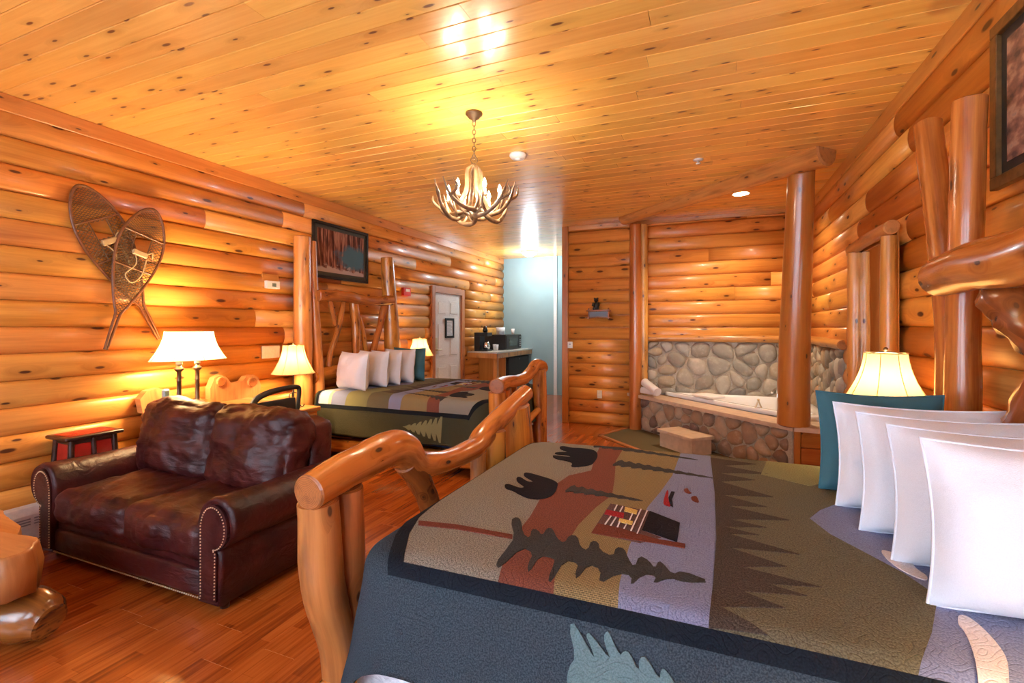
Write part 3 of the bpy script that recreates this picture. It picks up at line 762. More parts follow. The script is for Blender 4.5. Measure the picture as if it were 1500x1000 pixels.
# ------------------------------------------------------------------ log posts and beam round the tub
pi = log('log_pillar', [(.755, 5.37, .507), (.757, 5.34, 1.2), (.775, 5.24, 2.2), (.785, 5.12, 2.93)], [.145, .136, .122, .112], None, ('post', 'end'), 24, 8, .03, 3, (.745, 5.36, .5))
tag(pi, 'thick smooth peeled log pillar standing on the tub ledge', 'pillar')
bp = log('ceiling_beam', [(-1.12, 6.82, 2.985), (-.4, 6.13, 2.985), (.3, 5.46, 2.985), (.93, 4.86, 2.985)], [.085, .095, .11, .135], None, ('goldlog', 'endpale'), 20, 8, .03, 4, (0, 6, 2.93))
tag(bp, 'peeled log beam running diagonally under the board ceiling above the tub', 'beam')
p2 = thing('corner_log_post', 'tall split log post at the wall corner left of the tub', 'post', (-.97, 7.0, 0))
log('half_log', [(-.985, 6.965, 0.), (-.98, 6.965, 1.5), (-.985, 6.965, 2.92)], [.085, .088, .08], p2, ('post', 'end'), 16, 8, .05, 5)
log('half_log', [(-.872, 7.0, .505), (-.870, 7.0, 1.5), (-.872, 7.0, 2.92)], [.055, .058, .052], p2, ('goldlog', 'end'), 14, 8, .04, 6)
# ------------------------------------------------------------------ quilts
def qm(name, a, kind='speckle', d=None, **k): M[name] = cloth(name.replace('q_', 'quilt_'), a, d, kind, **k)
qm('q_slate', (.050, .068, .084), d=(.020, .029, .040)); qm('q_border', (.010, .015, .024), d=(.006, .009, .014))
qm('q_slate1', (.070, .068, .040), d=(.030, .032, .022))
qm('q_beige', (.30, .29, .25), d=(.12, .12, .105)); qm('q_brown', (.21, .072, .048), d=(.115, .04, .03)); qm('q_tan', (.30, .235, .115), 'plaid', d=(.13, .105, .055))
qm('q_sky', (.235, .275, .46), d=(.15, .18, .31)); qm('q_olive', (.165, .158, .105), d=(.085, .082, .056)); qm('q_dark', (.088, .072, .060), d=(.036, .030, .027))
qm('q_rust', (.17, .045, .03)); qm('q_white', (.72, .68, .70), d=(.6, .55, .58)); qm('q_black', (.012, .011, .020), d=(.006, .006, .01)); qm('q_fir', (.052, .053, .054), d=(.026, .028, .030))
qm('q_log', (.13, .075, .075), d=(.07, .04, .045)); qm('q_red', (.33, .02, .03)); qm('q_yellow', (.72, .52, .16)); qm('q_blue', (.125, .195, .205), d=(.085, .14, .15)); qm('q_cream', (.62, .56, .42)); qm('q_khaki', (.24, .25, .13), d=(.15, .155, .08))
def cut_piece(name, mat, poly, G, off, parent, step=.03, thick=True):
    bm = bmesh.new(); f = bm.faces.new([bm.verts.new((a, b, 0)) for a, b in poly]); bm.normal_update()
    bmesh.ops.triangulate(bm, faces=bm.faces[:], ngon_method='EAR_CLIP', quad_method='BEAUTY')
    for ax in (0, 1):
        lo = min(p[ax] for p in poly); hi = max(p[ax] for p in poly); k = math.ceil(lo / step) * step
        while k < hi:
            co = (k, 0, 0) if ax == 0 else (0, k, 0); no = (1, 0, 0) if ax == 0 else (0, 1, 0)
            bmesh.ops.bisect_plane(bm, geom=bm.verts[:] + bm.edges[:] + bm.faces[:], plane_co=co, plane_no=no, dist=1e-5); k += step
    bmesh.ops.recalc_face_normals(bm, faces=bm.faces[:])
    bm.verts.index_update(); flat = [(v.co.x, v.co.y) for v in bm.verts]
    V = [G(s, t, off) for s, t in flat]; F = []; UV = []
    for p in bm.faces:
        q = [v.index for v in p.verts]
        if p.normal.z < 0: q = q[::-1]
        F.append(q); UV.append([flat[i] for i in q])
    nf_top = len(F)
    if thick:      # turned-under edge of the applique
        b0 = len(V); rim = {}
        for e in bm.edges:
            if len(e.link_faces) == 1:
                for v in e.verts:
                    if v.index not in rim: rim[v.index] = len(V); V.append(G(*flat[v.index], off)); V.append(G(*flat[v.index], off - .003))
                a, b = e.verts[0].index, e.verts[1].index
                F.append([rim[a], rim[b], rim[b] + 1, rim[a] + 1]); UV.append([flat[a], flat[b], flat[b], flat[a]])
    bm.free(); return mk(name, V, F, mat, parent, UV, None, [i < nf_top for i in range(len(F))])
# cloth lying on a bed: flat cloth coordinates (s along the bed, t across) -> draped surface
CX0, CX1, CY0, CY1, CZ = -1.02, 1.12, 1.20, 2.80, .75
def drape(s, t, off=0.):
    rc, Rr = .13, .075
    qx = min(max(s, CX0 + rc), CX1 - .0 ); qy = min(max(t, CY0 + rc), CY1 - rc)
    dx, dy = s - qx, t - qy
    if s > CX1: dx = 0.; qx = s
    D = math.hypot(dx, dy); e = D - rc
    crown = .012 * math.sin(min(1, max(0, (s - CX0) / 2.1)) * PI)
    if e <= -Rr * .5 or D < 1e-6: return (s, t, CZ + crown + off)
    nx, ny = dx / D, dy / D; e += Rr * .5
    a = min(e / Rr, PI / 2 - .10); out = Rr * math.sin(a); dn = Rr * (1 - math.cos(a)); rem = e - a * Rr
    if rem > 0:
        out += rem * math.sin(.10); dn += rem * math.cos(.10)
        ph = (s * 1.0 + t * .7)
        wv = math.sin(ph * 7.5) * .5 + math.sin(ph * 17 + 1.3) * .25
        out += .03 * wv * min(1, rem / .3) + .018 * min(1, rem / .3)
    base = rc - Rr * .5
    return (qx + nx * (base + out + off * math.sin(a)), qy + ny * (base + out + off * math.sin(a)), CZ + crown * max(0, 1 - e / .1) - dn + off * math.cos(a))
QUILT = [('brown_field', 'q_brown', 1, [(-0.596, 2.778), (-0.571, 2.566), (-0.529, 2.27), (-0.607, 2.158), (-0.629, 2.001), (-0.63, 1.808), (-0.606, 1.63), (-0.6, 1.518), (-0.576, 1.353), (-0.539, 1.214), (-0.38, 1.207), (-0.399, 1.279), (-0.421, 1.467), (-0.423, 1.629), (-0.402, 1.809), (-0.371, 1.966), (-0.397, 2.16), (-0.449, 2.481), (-0.456, 2.749), (-0.492, 2.79)]), ('tan_field', 'q_tan', 1, [(-0.492, 2.79), (-0.456, 2.749), (-0.449, 2.481), (-0.397, 2.16), (-0.371, 1.966), (-0.402, 1.809), (-0.423, 1.629), (-0.421, 1.467), (-0.399, 1.279), (-0.38, 1.207), (-0.212, 1.2), (-0.224, 1.293), (-0.234, 1.522), (-0.22, 1.881), (-0.192, 2.067), (-0.161, 2.328), (-0.146, 2.742), (-0.294, 2.743)]), ('sky_field', 'q_sky', 1, [(-0.146, 2.742), (-0.161, 2.328), (-0.192, 2.067), (-0.22, 1.881), (-0.234, 1.522), (-0.224, 1.293), (-0.212, 1.2), (-0.002, 1.2), (0.007, 1.388), (0.016, 1.719), (0.015, 2.002), (0.005, 2.318), (0.002, 2.738)]), ('hill_field', 'q_olive', 1, [(0.001, 2.732), (0.33, 2.735), (0.435, 2.728), (0.504, 2.632), (0.532, 2.511), (0.472, 2.228), (0.384, 2.107), (0.33, 1.996), (0.369, 1.869), (0.445, 1.746), (0.501, 1.654), (0.539, 1.546), (0.463, 1.359), (0.387, 1.196), (0.236, 1.195), (-0.003, 1.198), (0.008, 1.388), (0.019, 1.681), (0.018, 2.152)]), ('dark_pines', 'q_dark', 2, [(0.003, 2.718), (0.215, 2.676), (0.055, 2.585), (0.253, 2.52), (0.031, 2.446), (0.187, 2.395), (0.039, 2.314), (0.237, 2.183), (0.045, 2.132), (0.202, 2.054), (0.06, 2.008), (0.265, 1.944), (0.064, 1.87), (0.181, 1.841), (0.042, 1.793), (0.149, 1.765), (0.056, 1.736), (0.252, 1.662), (0.052, 1.63), (0.204, 1.562), (0.084, 1.511), (0.274, 1.474), (0.142, 1.437), (0.231, 1.412), (0.076, 1.371), (0.171, 1.33), (0.024, 1.274), (0.12, 1.212), (0.041, 1.206), (-0.003, 1.199), (0.008, 1.388), (0.019, 1.681), (0.018, 2.152)]), ('branch', 'q_rust', 2, [(-0.968, 1.457), (-0.824, 1.474), (-0.606, 1.466), (-0.595, 1.438), (-0.806, 1.441), (-0.948, 1.424)]), ('white_feather', 'q_white', 2, [(0.549, 1.465), (0.568, 1.463), (0.577, 1.417), (0.577, 1.354), (0.568, 1.302), (0.539, 1.231), (0.517, 1.183), (0.471, 1.172), (0.485, 1.214), (0.512, 1.293), (0.533, 1.389), (0.53, 1.417)]), ('white_feather', 'q_white', 2, [(0.485, 1.803), (0.517, 1.786), (0.532, 1.817), (0.548, 1.75), (0.541, 1.693), (0.557, 1.657), (0.54, 1.622), (0.503, 1.661), (0.483, 1.73)]), ('bear', 'q_black', 2, [(-0.588, 2.643), (-0.555, 2.545), (-0.545, 2.422), (-0.553, 2.349), (-0.636, 2.283), (-0.643, 2.354), (-0.669, 2.387), (-0.758, 2.411), (-0.786, 2.463), (-0.779, 2.476), (-0.68, 2.464), (-0.705, 2.507), (-0.785, 2.496), (-0.793, 2.543), (-0.715, 2.565), (-0.79, 2.613), (-0.808, 2.674), (-0.787, 2.693), (-0.734, 2.662), (-0.695, 2.676), (-0.637, 2.672)]), ('bear', 'q_black', 2, [(-0.614, 2.006), (-0.592, 1.882), (-0.614, 1.82), (-0.67, 1.802), (-0.725, 1.833), (-0.775, 1.873), (-0.814, 1.885), (-0.838, 1.932), (-0.823, 1.948), (-0.754, 1.907), (-0.739, 1.933), (-0.8, 1.986), (-0.826, 2.041), (-0.816, 2.063), (-0.756, 2.001), (-0.722, 2.01), (-0.797, 2.07), (-0.818, 2.115), (-0.807, 2.136), (-0.705, 2.091), (-0.662, 2.069), (-0.627, 2.037)]), ('large_fir', 'q_fir', 2, [(-0.652, 1.612), (-0.623, 1.588), (-0.577, 1.485), (-0.542, 1.458), (-0.563, 1.532), (-0.541, 1.532), (-0.511, 1.49), (-0.516, 1.561), (-0.495, 1.558), (-0.46, 1.49), (-0.428, 1.464), (-0.429, 1.531), (-0.402, 1.532), (-0.374, 1.458), (-0.347, 1.442), (-0.353, 1.516), (-0.328, 1.512), (-0.312, 1.456), (-0.267, 1.432), (-0.271, 1.498), (-0.245, 1.5), (-0.225, 1.44), (-0.199, 1.388), (-0.196, 1.468), (-0.166, 1.448), (-0.144, 1.403), (-0.139, 1.459), (-0.12, 1.435), (-0.096, 1.389), (-0.072, 1.422), (0.007, 1.388), (-0.063, 1.359), (-0.101, 1.37), (-0.141, 1.318), (-0.135, 1.368), (-0.172, 1.36), (-0.194, 1.284), (-0.199, 1.342), (-0.236, 1.341), (-0.274, 1.263), (-0.285, 1.346), (-0.324, 1.361), (-0.335, 1.263), (-0.348, 1.3), (-0.352, 1.358), (-0.396, 1.356), (-0.394, 1.229), (-0.408, 1.235), (-0.419, 1.332), (-0.428, 1.36), (-0.474, 1.359), (-0.467, 1.246), (-0.487, 1.289), (-0.496, 1.367), (-0.543, 1.393), (-0.555, 1.241), (-0.579, 1.269), (-0.583, 1.351), (-0.591, 1.45), (-0.659, 1.574)]), ('cabin_wall', 'q_log', 2, [(-0.358, 1.862), (-0.207, 1.837), (-0.211, 1.654), (-0.146, 1.622), (-0.206, 1.554), (-0.35, 1.579), (-0.366, 1.579)]), ('cabin_base', 'q_rust', 3, [(-0.361, 1.653), (-0.29, 1.645), (-0.209, 1.616), (-0.163, 1.601), (-0.072, 1.599), (-0.072, 1.568), (-0.165, 1.57), (-0.276, 1.565), (-0.365, 1.571)]), ('cabin_roof', 'q_black', 3, [(-0.207, 1.837), (-0.097, 1.764), (-0.097, 1.606), (-0.211, 1.657)]), ('cabin_door', 'q_red', 4, [(-0.358, 1.786), (-0.291, 1.775), (-0.286, 1.731), (-0.357, 1.743)]), ('cabin_window', 'q_yellow', 4, [(-0.298, 1.84), (-0.25, 1.823), (-0.248, 1.783), (-0.294, 1.798)]), ('cabin_window', 'q_yellow', 4, [(-0.298, 1.721), (-0.25, 1.711), (-0.249, 1.682), (-0.297, 1.692)]), ('log_line', 'q_white', 4, [(-0.332, 1.851), (-0.328, 1.851), (-0.328, 1.793), (-0.332, 1.793)]), ('log_line', 'q_white', 4, [(-0.309, 1.843), (-0.305, 1.843), (-0.306, 1.788), (-0.31, 1.789)]), ('log_line', 'q_white', 4, [(-0.241, 1.84), (-0.237, 1.84), (-0.243, 1.633), (-0.247, 1.633)]), ('log_line', 'q_white', 4, [(-0.218, 1.833), (-0.214, 1.833), (-0.221, 1.616), (-0.224, 1.616)]), ('log_line', 'q_white', 4, [(-0.333, 1.733), (-0.329, 1.733), (-0.334, 1.651), (-0.338, 1.651)]), ('log_line', 'q_white', 4, [(-0.314, 1.728), (-0.31, 1.728), (-0.314, 1.648), (-0.318, 1.647)]), ('log_line', 'q_white', 4, [(-0.295, 1.696), (-0.291, 1.696), (-0.29, 1.643), (-0.294, 1.643)]), ('log_line', 'q_white', 4, [(-0.269, 1.685), (-0.266, 1.685), (-0.268, 1.642), (-0.271, 1.641)]), ('log_line', 'q_white', 4, [(-0.264, 1.783), (-0.26, 1.783), (-0.261, 1.722), (-0.265, 1.722)]), ('canoe', 'q_red', 2, [(-0.169, 2.101), (-0.16, 2.101), (-0.155, 1.996), (-0.136, 1.912), (-0.162, 1.922), (-0.17, 1.953)]), ('canoe_hull', 'q_black', 2, [(-0.149, 2.095), (-0.135, 2.096), (-0.141, 2.001), (-0.13, 1.914), (-0.143, 1.929), (-0.154, 2.015)]), ('maple_leaf', 'q_rust', 2, [(-0.102, 2.144), (-0.088, 2.165), (-0.08, 2.122), (-0.067, 2.102), (-0.085, 2.092), (-0.099, 2.111)]), ('maple_leaf', 'q_rust', 2, [(-0.071, 2.058), (-0.052, 2.079), (-0.043, 2.037), (-0.039, 2.001), (-0.053, 2.001), (-0.068, 2.022)]), ('side_fir', 'q_blue', 2, [(-0.328, 1.147), (-0.31, 1.153), (-0.257, 1.083), (-0.271, 1.116), (-0.284, 1.136), (-0.272, 1.143), (-0.219, 1.09), (-0.238, 1.13), (-0.238, 1.148), (-0.227, 1.154), (-0.199, 1.108), (-0.19, 1.123), (-0.176, 1.122), (-0.155, 1.082), (-0.154, 1.117), (-0.138, 1.122), (-0.107, 1.077), (-0.105, 1.105), (-0.094, 1.105), (-0.069, 1.074), (-0.075, 1.03), (-0.236, 0.989), (-0.327, 1.012), (-0.323, 1.055), (-0.306, 1.08)]), ('fir', 'q_fir', 2, [(-0.429, 2.517), (-0.398, 2.461), (-0.381, 2.5), (-0.348, 2.449), (-0.333, 2.483), (-0.299, 2.437), (-0.284, 2.466), (-0.25, 2.424), (-0.236, 2.449), (-0.201, 2.412), (-0.188, 2.432), (-0.152, 2.4), (-0.14, 2.415), (-0.103, 2.387), (-0.091, 2.398), (-0.053, 2.375), (-0.043, 2.381), (-0.004, 2.363), (0.017, 2.353), (-0.006, 2.352), (-0.049, 2.35), (-0.057, 2.359), (-0.1, 2.353), (-0.107, 2.367), (-0.151, 2.355), (-0.157, 2.374), (-0.202, 2.358), (-0.207, 2.381), (-0.253, 2.36), (-0.257, 2.388), (-0.305, 2.363), (-0.307, 2.396), (-0.356, 2.365), (-0.358, 2.403), (-0.407, 2.368), (-0.408, 2.41), (-0.458, 2.371)]), ('fir', 'q_fir', 2, [(-0.604, 2.839), (-0.563, 2.786), (-0.544, 2.819), (-0.502, 2.77), (-0.484, 2.799), (-0.442, 2.754), (-0.425, 2.778), (-0.381, 2.738), (-0.365, 2.758), (-0.32, 2.721), (-0.305, 2.738), (-0.26, 2.705), (-0.245, 2.717), (-0.199, 2.689), (-0.185, 2.697), (-0.138, 2.673), (-0.126, 2.677), (-0.077, 2.656), (-0.051, 2.645), (-0.08, 2.646), (-0.132, 2.649), (-0.141, 2.658), (-0.195, 2.657), (-0.203, 2.67), (-0.257, 2.665), (-0.265, 2.682), (-0.32, 2.673), (-0.327, 2.694), (-0.383, 2.681), (-0.388, 2.706), (-0.445, 2.689), (-0.45, 2.718), (-0.508, 2.697), (-0.512, 2.73), (-0.57, 2.705), (-0.573, 2.742), (-0.633, 2.712)]), ('fir', 'q_fir', 2, [(-0.553, 2.039), (-0.524, 1.996), (-0.509, 2.026), (-0.48, 1.988), (-0.466, 2.013), (-0.436, 1.98), (-0.422, 2.0), (-0.392, 1.971), (-0.379, 1.987), (-0.348, 1.963), (-0.335, 1.974), (-0.303, 1.955), (-0.292, 1.961), (-0.259, 1.947), (-0.24, 1.939), (-0.261, 1.936), (-0.296, 1.93), (-0.305, 1.939), (-0.341, 1.929), (-0.35, 1.942), (-0.386, 1.927), (-0.395, 1.945), (-0.432, 1.925), (-0.44, 1.948), (-0.477, 1.923), (-0.484, 1.951), (-0.522, 1.921), (-0.529, 1.954), (-0.568, 1.919)])]

def quilt(root, G, hs, ht, slate, flip=False, head=1.10, hb=.93):
    # backing cloth, draped
    s0, s1, t0, t1 = CX0 - hs, head, CY0 - ht, CY1 + ht
    ns, nt2 = 120, 130; V = []; F = []; UV = []
    for i in range(ns + 1):
        for j in range(nt2 + 1): V.append(G(s0 + (s1 - s0) * i / ns, t0 + (t1 - t0) * j / nt2, 0))
    for i in range(ns):
        for j in range(nt2):
            a = i * (nt2 + 1) + j; F.append([a, a + nt2 + 1, a + nt2 + 2, a + 1])
            g = lambda i, j: (s0 + (s1 - s0) * i / ns, t0 + (t1 - t0) * j / nt2)
            UV.append([g(i, j), g(i + 1, j), g(i + 1, j + 1), g(i, j + 1)])
    ba = mk('backing_cloth', V, F, slate, root, UV, None, True)
    sm = ba.modifiers.new('thickness', 'SOLIDIFY'); sm.thickness = .008; sm.offset = -1
    TF = 2.93 if flip else 2.82; TO = TF + .042
    P = lambda n, m, l, p: cut_piece(n, m, p, G, .0032 + .0018 * l, root)
    fi = [(-.851, 1.2), (-.94, 1.36), (-.987, 1.49), (-1.02, 1.70), (-1.035, 2.0), (-1.035, 2.5), (-.99, 2.74), (-.93, TF)]
    fo = [(-.885, 1.160), (-.975, 1.33), (-1.025, 1.47), (-1.06, 1.69), (-1.078, 2.0), (-1.078, 2.52), (-1.03, 2.77), (-.955, TO)]
    P('meadow_field', 'q_beige', 0, fi + [(0., TF), (0., 1.2)])
    P('head_field', 'q_sky', 0, [(.0, 1.2), (.0, TF), (hb, TF), (hb, 1.2)])
    P('border', 'q_border', 1, fo[::-1] + fi)
    P('border', 'q_border', 1, [(-.851, 1.2), (-.885, 1.160), (hb + .035, 1.160), (hb, 1.2)])
    P('border', 'q_border', 1, [(-.93, TF), (hb, TF), (hb + .035, TO), (-.955, TO)])
    P('border', 'q_border', 1, [(hb, 1.2), (hb + .035, 1.160), (hb + .035, TO), (hb, TF)])
    if flip: P('white_stripe', 'q_white', 1, [(.78, 2.45), (.86, 2.30), (.90, 2.5), (.915, TF), (.79, TF)])
    if flip: P('cream_stripe', 'q_cream', 1, [(.74, 2.4), (.78, 2.45), (.79, TF), (.75, TF)])
    P('khaki_hill', 'q_khaki', 2, [(.22, 2.50), (.40, 2.40), (.52, 2.55), (.56, TF), (.28, TF)])
    for n, m, l, p in QUILT:
        if n.endswith('_field'): p = [(a, TF if b > 2.68 else 1.2 if b < 1.222 else b) for a, b in p]
        if n in ('bear', 'large_fir', 'side_fir', 'white_feather', 'fir', 'maple_leaf', 'canoe'): p = chaik(p, 2 if n in ('bear', 'white_feather') else 1)
        P(n, m, l, p)
    far = []
    tm = 3.09 if flip else 3.04; a, b = (-.60, tm), (-.20, tm)
    up, dn_ = [], []
    for i in range(7):
        f = i / 7; wd = .115 * (1 - f) + .01
        for sd, l_ in ((1, up), (-1, dn_)):
            l_.append((a[0] + .40 * (f - .10), a[1] + sd * wd)); l_.append((a[0] + .40 * (f - .05), a[1] + sd * wd)); l_.append((a[0] + .40 * (f + .05), a[1] + sd * wd * .30))
    P('side_fir', 'q_blue' if not flip else 'q_khaki', 2, up + [b] + dn_[::-1])

G2 = drape
def G1(s, t, off=0.):
    x, y, z = drape(s, t, off); return (-3.03 - x, 6.86 - y, z)
q2 = thing('patchwork_quilt', 'slate-bordered patchwork quilt with two black bears and a cabin on the nearest bed', 'quilt', (.05, 2.0, .75))
quilt(q2, G2, .36, .315, 'q_slate', False, .88, .84)
q1 = thing('patchwork_quilt', 'olive-sided patchwork quilt with a fir on its hem on the far bed', 'quilt', (-3.1, 4.86, .75))
quilt(q1, G1, .42, .44, 'q_slate1', True, .99, .93)

# ------------------------------------------------------------------ pillows
def pillow_mb(w, h, d, seed, wr=.017):
    nu, nv = 26, 24; mb = MB()
    for sgn in (-1, 1):
        V = []
        for i in range(nu + 1):
            for j in range(nv + 1):
                a, b = -1 + 2 * i / nu, -1 + 2 * j / nv
                th = (max(0, 1 - a ** 4) ** .55) * (max(0, 1 - b ** 4) ** .55) * d / 2 * (1 - .18 * b)
                pin = 1 - .075 * (1 - a * a) * (abs(b) ** 3) ; pin2 = 1 - .07 * (1 - b * b) * abs(a) ** 3
                x = a * w / 2 * pin2; z = b * h / 2 * pin
                n_ = noise.noise(Vector((x * 7 + seed * 5, z * 9, sgn * 3))) + .5 * noise.noise(Vector((x * 22 + seed, z * 15, sgn)))
                y = sgn * (th + wr * n_ * (th / (d / 2 + 1e-6)) ** .5 * 1.2)
                V.append((x, y, z + h / 2 * .97))
        F = []
        for i in range(nu):
            for j in range(nv):
                q = [i * (nv + 1) + j, (i + 1) * (nv + 1) + j, (i + 1) * (nv + 1) + j + 1, i * (nv + 1) + j + 1]
                F.append(q if sgn < 0 else q[::-1])
        mb.add(V, F, None, 0, True)
    return mb
def pillow(c, w, h, d, rz, rx, mat, label, group, seed, ry=0, kind='pillow'):
    t = thing(kind, label, 'pillow', (0, 0, 0), group)
    m = pillow_mb(w, h, d, seed); m.build('pillowcase', mat, t)
    # piped seam round the edge
    pts = []
    for k in range(40):
        u = k / 40 * 4; s = int(u); f = (u - s) * 2 - 1
        a, b = [(f, -1), (1, f), (-f, 1), (-1, -f)][s]
        pin = 1 - .075 * (1 - a * a) * (abs(b) ** 3); pin2 = 1 - .07 * (1 - b * b) * abs(a) ** 3
        pts.append((a * w / 2 * pin2, 0, b * h / 2 * pin + h / 2 * .97))
    tube(pts + [pts[0]], .004, 6, 1, 0).build('seam', [mat, mat], t)
    t.location = c; t.rotation_euler = (rx, ry, rz); return t
gp = 'white pillows standing in a row on the near bed'
pillow((.655, 2.40, .765), .45, .42, .13, .05, -.12, 'tealcloth', 'teal velvet pillow at the far end of the row on the near bed', 'pillows on the near bed', 1)
pillow((.715, 2.18, .765), .53, .40, .17, -.04, -.14, 'pillow', 'white pillow right in front of the teal one on the near bed', gp, 2)
pillow((.735, 1.95, .765), .53, .40, .17, -.02, -.13, 'pillow', 'white pillow second from the teal one on the near bed', gp, 3)
pillow((.76, 1.72, .765), .53, .40, .18, -.05, -.14, 'pillow', 'white pillow third from the teal one on the near bed', gp, 4)
pillow((.775, 1.49, .765), .55, .41, .19, -.02, -.12, 'pillow', 'largest white pillow, nearest the camera on the near bed', gp, 5)
gp = 'white pillows standing in a row on the far bed'
pillow((-3.70, 4.24, .765), .50, .42, .20, -.26, -.10, 'pillow', 'white pillow nearest the sofa on the far bed', gp, 6)
pillow((-3.70, 4.58, .765), .50, .42, .19, -.15, -.10, 'pillow', 'white pillow second from the sofa on the far bed', gp, 7)
pillow((-3.70, 4.82, .765), .50, .41, .18, -.10, -.10, 'pillow', 'white pillow third from the sofa on the far bed', gp, 8)
pillow((-3.69, 5.08, .765), .50, .42, .18, -.08, -.10, 'pillow', 'white pillow beside the teal one on the far bed', gp, 9)
pillow((-3.67, 5.28, .765), .52, .43, .14, -.05, -.08, 'tealcloth', 'teal velvet pillow at the far end of the row on the far bed', 'pillows on the far bed', 10)

# ------------------------------------------------------------------ near bed (headboard on the right wall)
b2 = thing('log_bed', 'nearest log bed with a forked headboard post and wavy log footboard', 'bed', (.05, 2.0, 0), 'log beds')
m = place(softbox(1.84, 1.52, .28, .05, (0, 0, .01), 10), Tm((-.06, 2.0, .59))); m.build('mattress', 'mattress', b2)
m = place(softbox(1.92, 1.54, .24, .03, (0, 0, 0), 6), Tm((-.10, 1.99, .35))); m.build('box_spring', 'mattress', b2)
for yy in (1.30, 2.70): log('side_rail', [(-1.1, yy, .20), (0, yy, .20), (1.0, yy, .20)], [.065, .07, .065], b2)
# headboard
log('headboard_post', [(1.0, 2.63, 0), (1.0, 2.63, .8), (1.0, 2.63, 1.35), (1.0, 2.60, 1.9), (1.0, 2.57, 2.40)], [.075, .068, .060, .058, .057], b2, ('log', 'end'), 22, 8, .06, 12)
log('headboard_post', [(1.0, 2.76, 0), (1.0, 2.75, .8), (1.0, 2.745, 1.3), (1.0, 2.80, 1.75), (1.0, 2.985, 2.46)], [.07, .06, .052, .055, .057], b2, ('log', 'end'), 20, 8, .07, 13)
log('headboard_post', [(.985, 1.22, 0), (.985, 1.22, 1.2), (.99, 1.20, 2.1)], [.13, .12, .11], b2, ('log', 'end'), 18, 8, .06, 14)
log('headboard_rail', [(.86, 2.44, 1.655), (.87, 2.2, 1.67), (.88, 1.9, 1.665), (.90, 1.5, 1.70), (.93, 1.15, 1.66)], [.078, .085, .088, .082, .08], b2, ('log', 'end'), 20, 8, .07, 15)
log('headboard_rail', [(1.065, 2.56, .86), (1.065, 1.9, .88), (1.065, 1.3, .86)], [.05, .055, .05], b2)
log('headboard_branch', [(.94, 2.16, 1.60), (.95, 2.08, 1.50), (.96, 1.95, 1.38), (.97, 1.86, 1.25), (.965, 1.80, 1.05), (.96, 1.78, .90)], [.075, .085, .06, .05, .05, .055], b2, ('logdark', 'end'), 14, 6, .35, 16, lsc=14)
log('burl_knob', [(.94, 2.12, 1.53), (.92, 2.23, 1.535), (.915, 2.27, 1.55)], [.03, .028, .016], b2, ('logdark', 'end'), 10, 4, .3, 17, lsc=16)
log('burl_knob', [(.94, 2.09, 1.49), (.92, 2.15, 1.47), (.915, 2.17, 1.475)], [.025, .022, .012], b2, ('logdark', 'end'), 10, 4, .3, 18, lsc=16)
log('headboard_branch', [(.96, 2.24, .90), (.96, 2.15, 1.08), (.96, 2.05, 1.20), (.96, 1.95, 1.36)], [.05, .05, .055, .045], b2, ('logdark', 'end'), 12, 6, .3, 19, lsc=14)
log('headboard_branch', [(.96, 1.5, .90), (.96, 1.55, 1.2), (.95, 1.45, 1.64)], [.05, .045, .05], b2, ('logdark', 'end'), 12, 6, .3, 20)
# footboard: pairs of split posts under one wavy log
fx = -1.20
log('footboard_post', [(fx + .0, 1.33, 0), (fx, 1.305, .34), (fx, 1.235, .60), (fx, 1.215, .875)], [.055, .060, .070, .066], b2, ('logpale', 'end'), 20, 6, .05, 21)
log('footboard_post', [(fx - .02, 1.40, 0), (fx - .02, 1.375, .5), (fx - .01, 1.355, .875)], [.060, .066, .062], b2, ('logpale', 'end'), 20, 6, .04, 22)
log('footboard_rail', [(fx + .02, 1.155, .925), (fx, 1.38, .945), (fx - .01, 1.60, .955), (fx, 1.69, .93), (fx, 1.80, .845), (fx + .01, 2.02, .800), (fx, 2.33, .79), (fx - .01, 2.50, .83), (fx, 2.74, .905), (fx + .01, 3.12, .995)],
    [.060, .068, .072, .076, .062, .054, .058, .066, .062, .058], b2, ('log', 'end'), 22, 8, .09, 23)
log('footboard_stub', [(fx, 2.40, 0.), (fx, 2.405, .4), (fx, 2.40, .76)], [.04, .045, .045], b2, ('logpale', 'end'), 14, 6, .1, 24)
log('footboard_post', [(fx, 2.58, 0), (fx, 2.57, .4), (fx, 2.575, .84)], [.085, .09, .085], b2, ('log', 'end'), 18, 6, .06, 25)
log('footboard_post', [(fx + .03, 2.97, 0), (fx + .03, 2.96, .4), (fx + .02, 2.93, .93)], [.17, .165, .13], b2, ('log', 'end'), 20, 6, .06, 26, squash=(.6, 1, 1))
log('footboard_branch', [(fx, 1.70, .88), (fx, 1.80, .79), (fx, 1.88, .66), (fx + .02, 1.91, .5), (fx + .02, 1.90, .2)], [.055, .055, .05, .045, .05], b2, ('logdark', 'end'), 14, 6, .2, 27)
log('footboard_rail', [(fx, 1.25, .20), (fx, 2.0, .22), (fx, 2.95, .20)], [.05, .055, .05], b2)

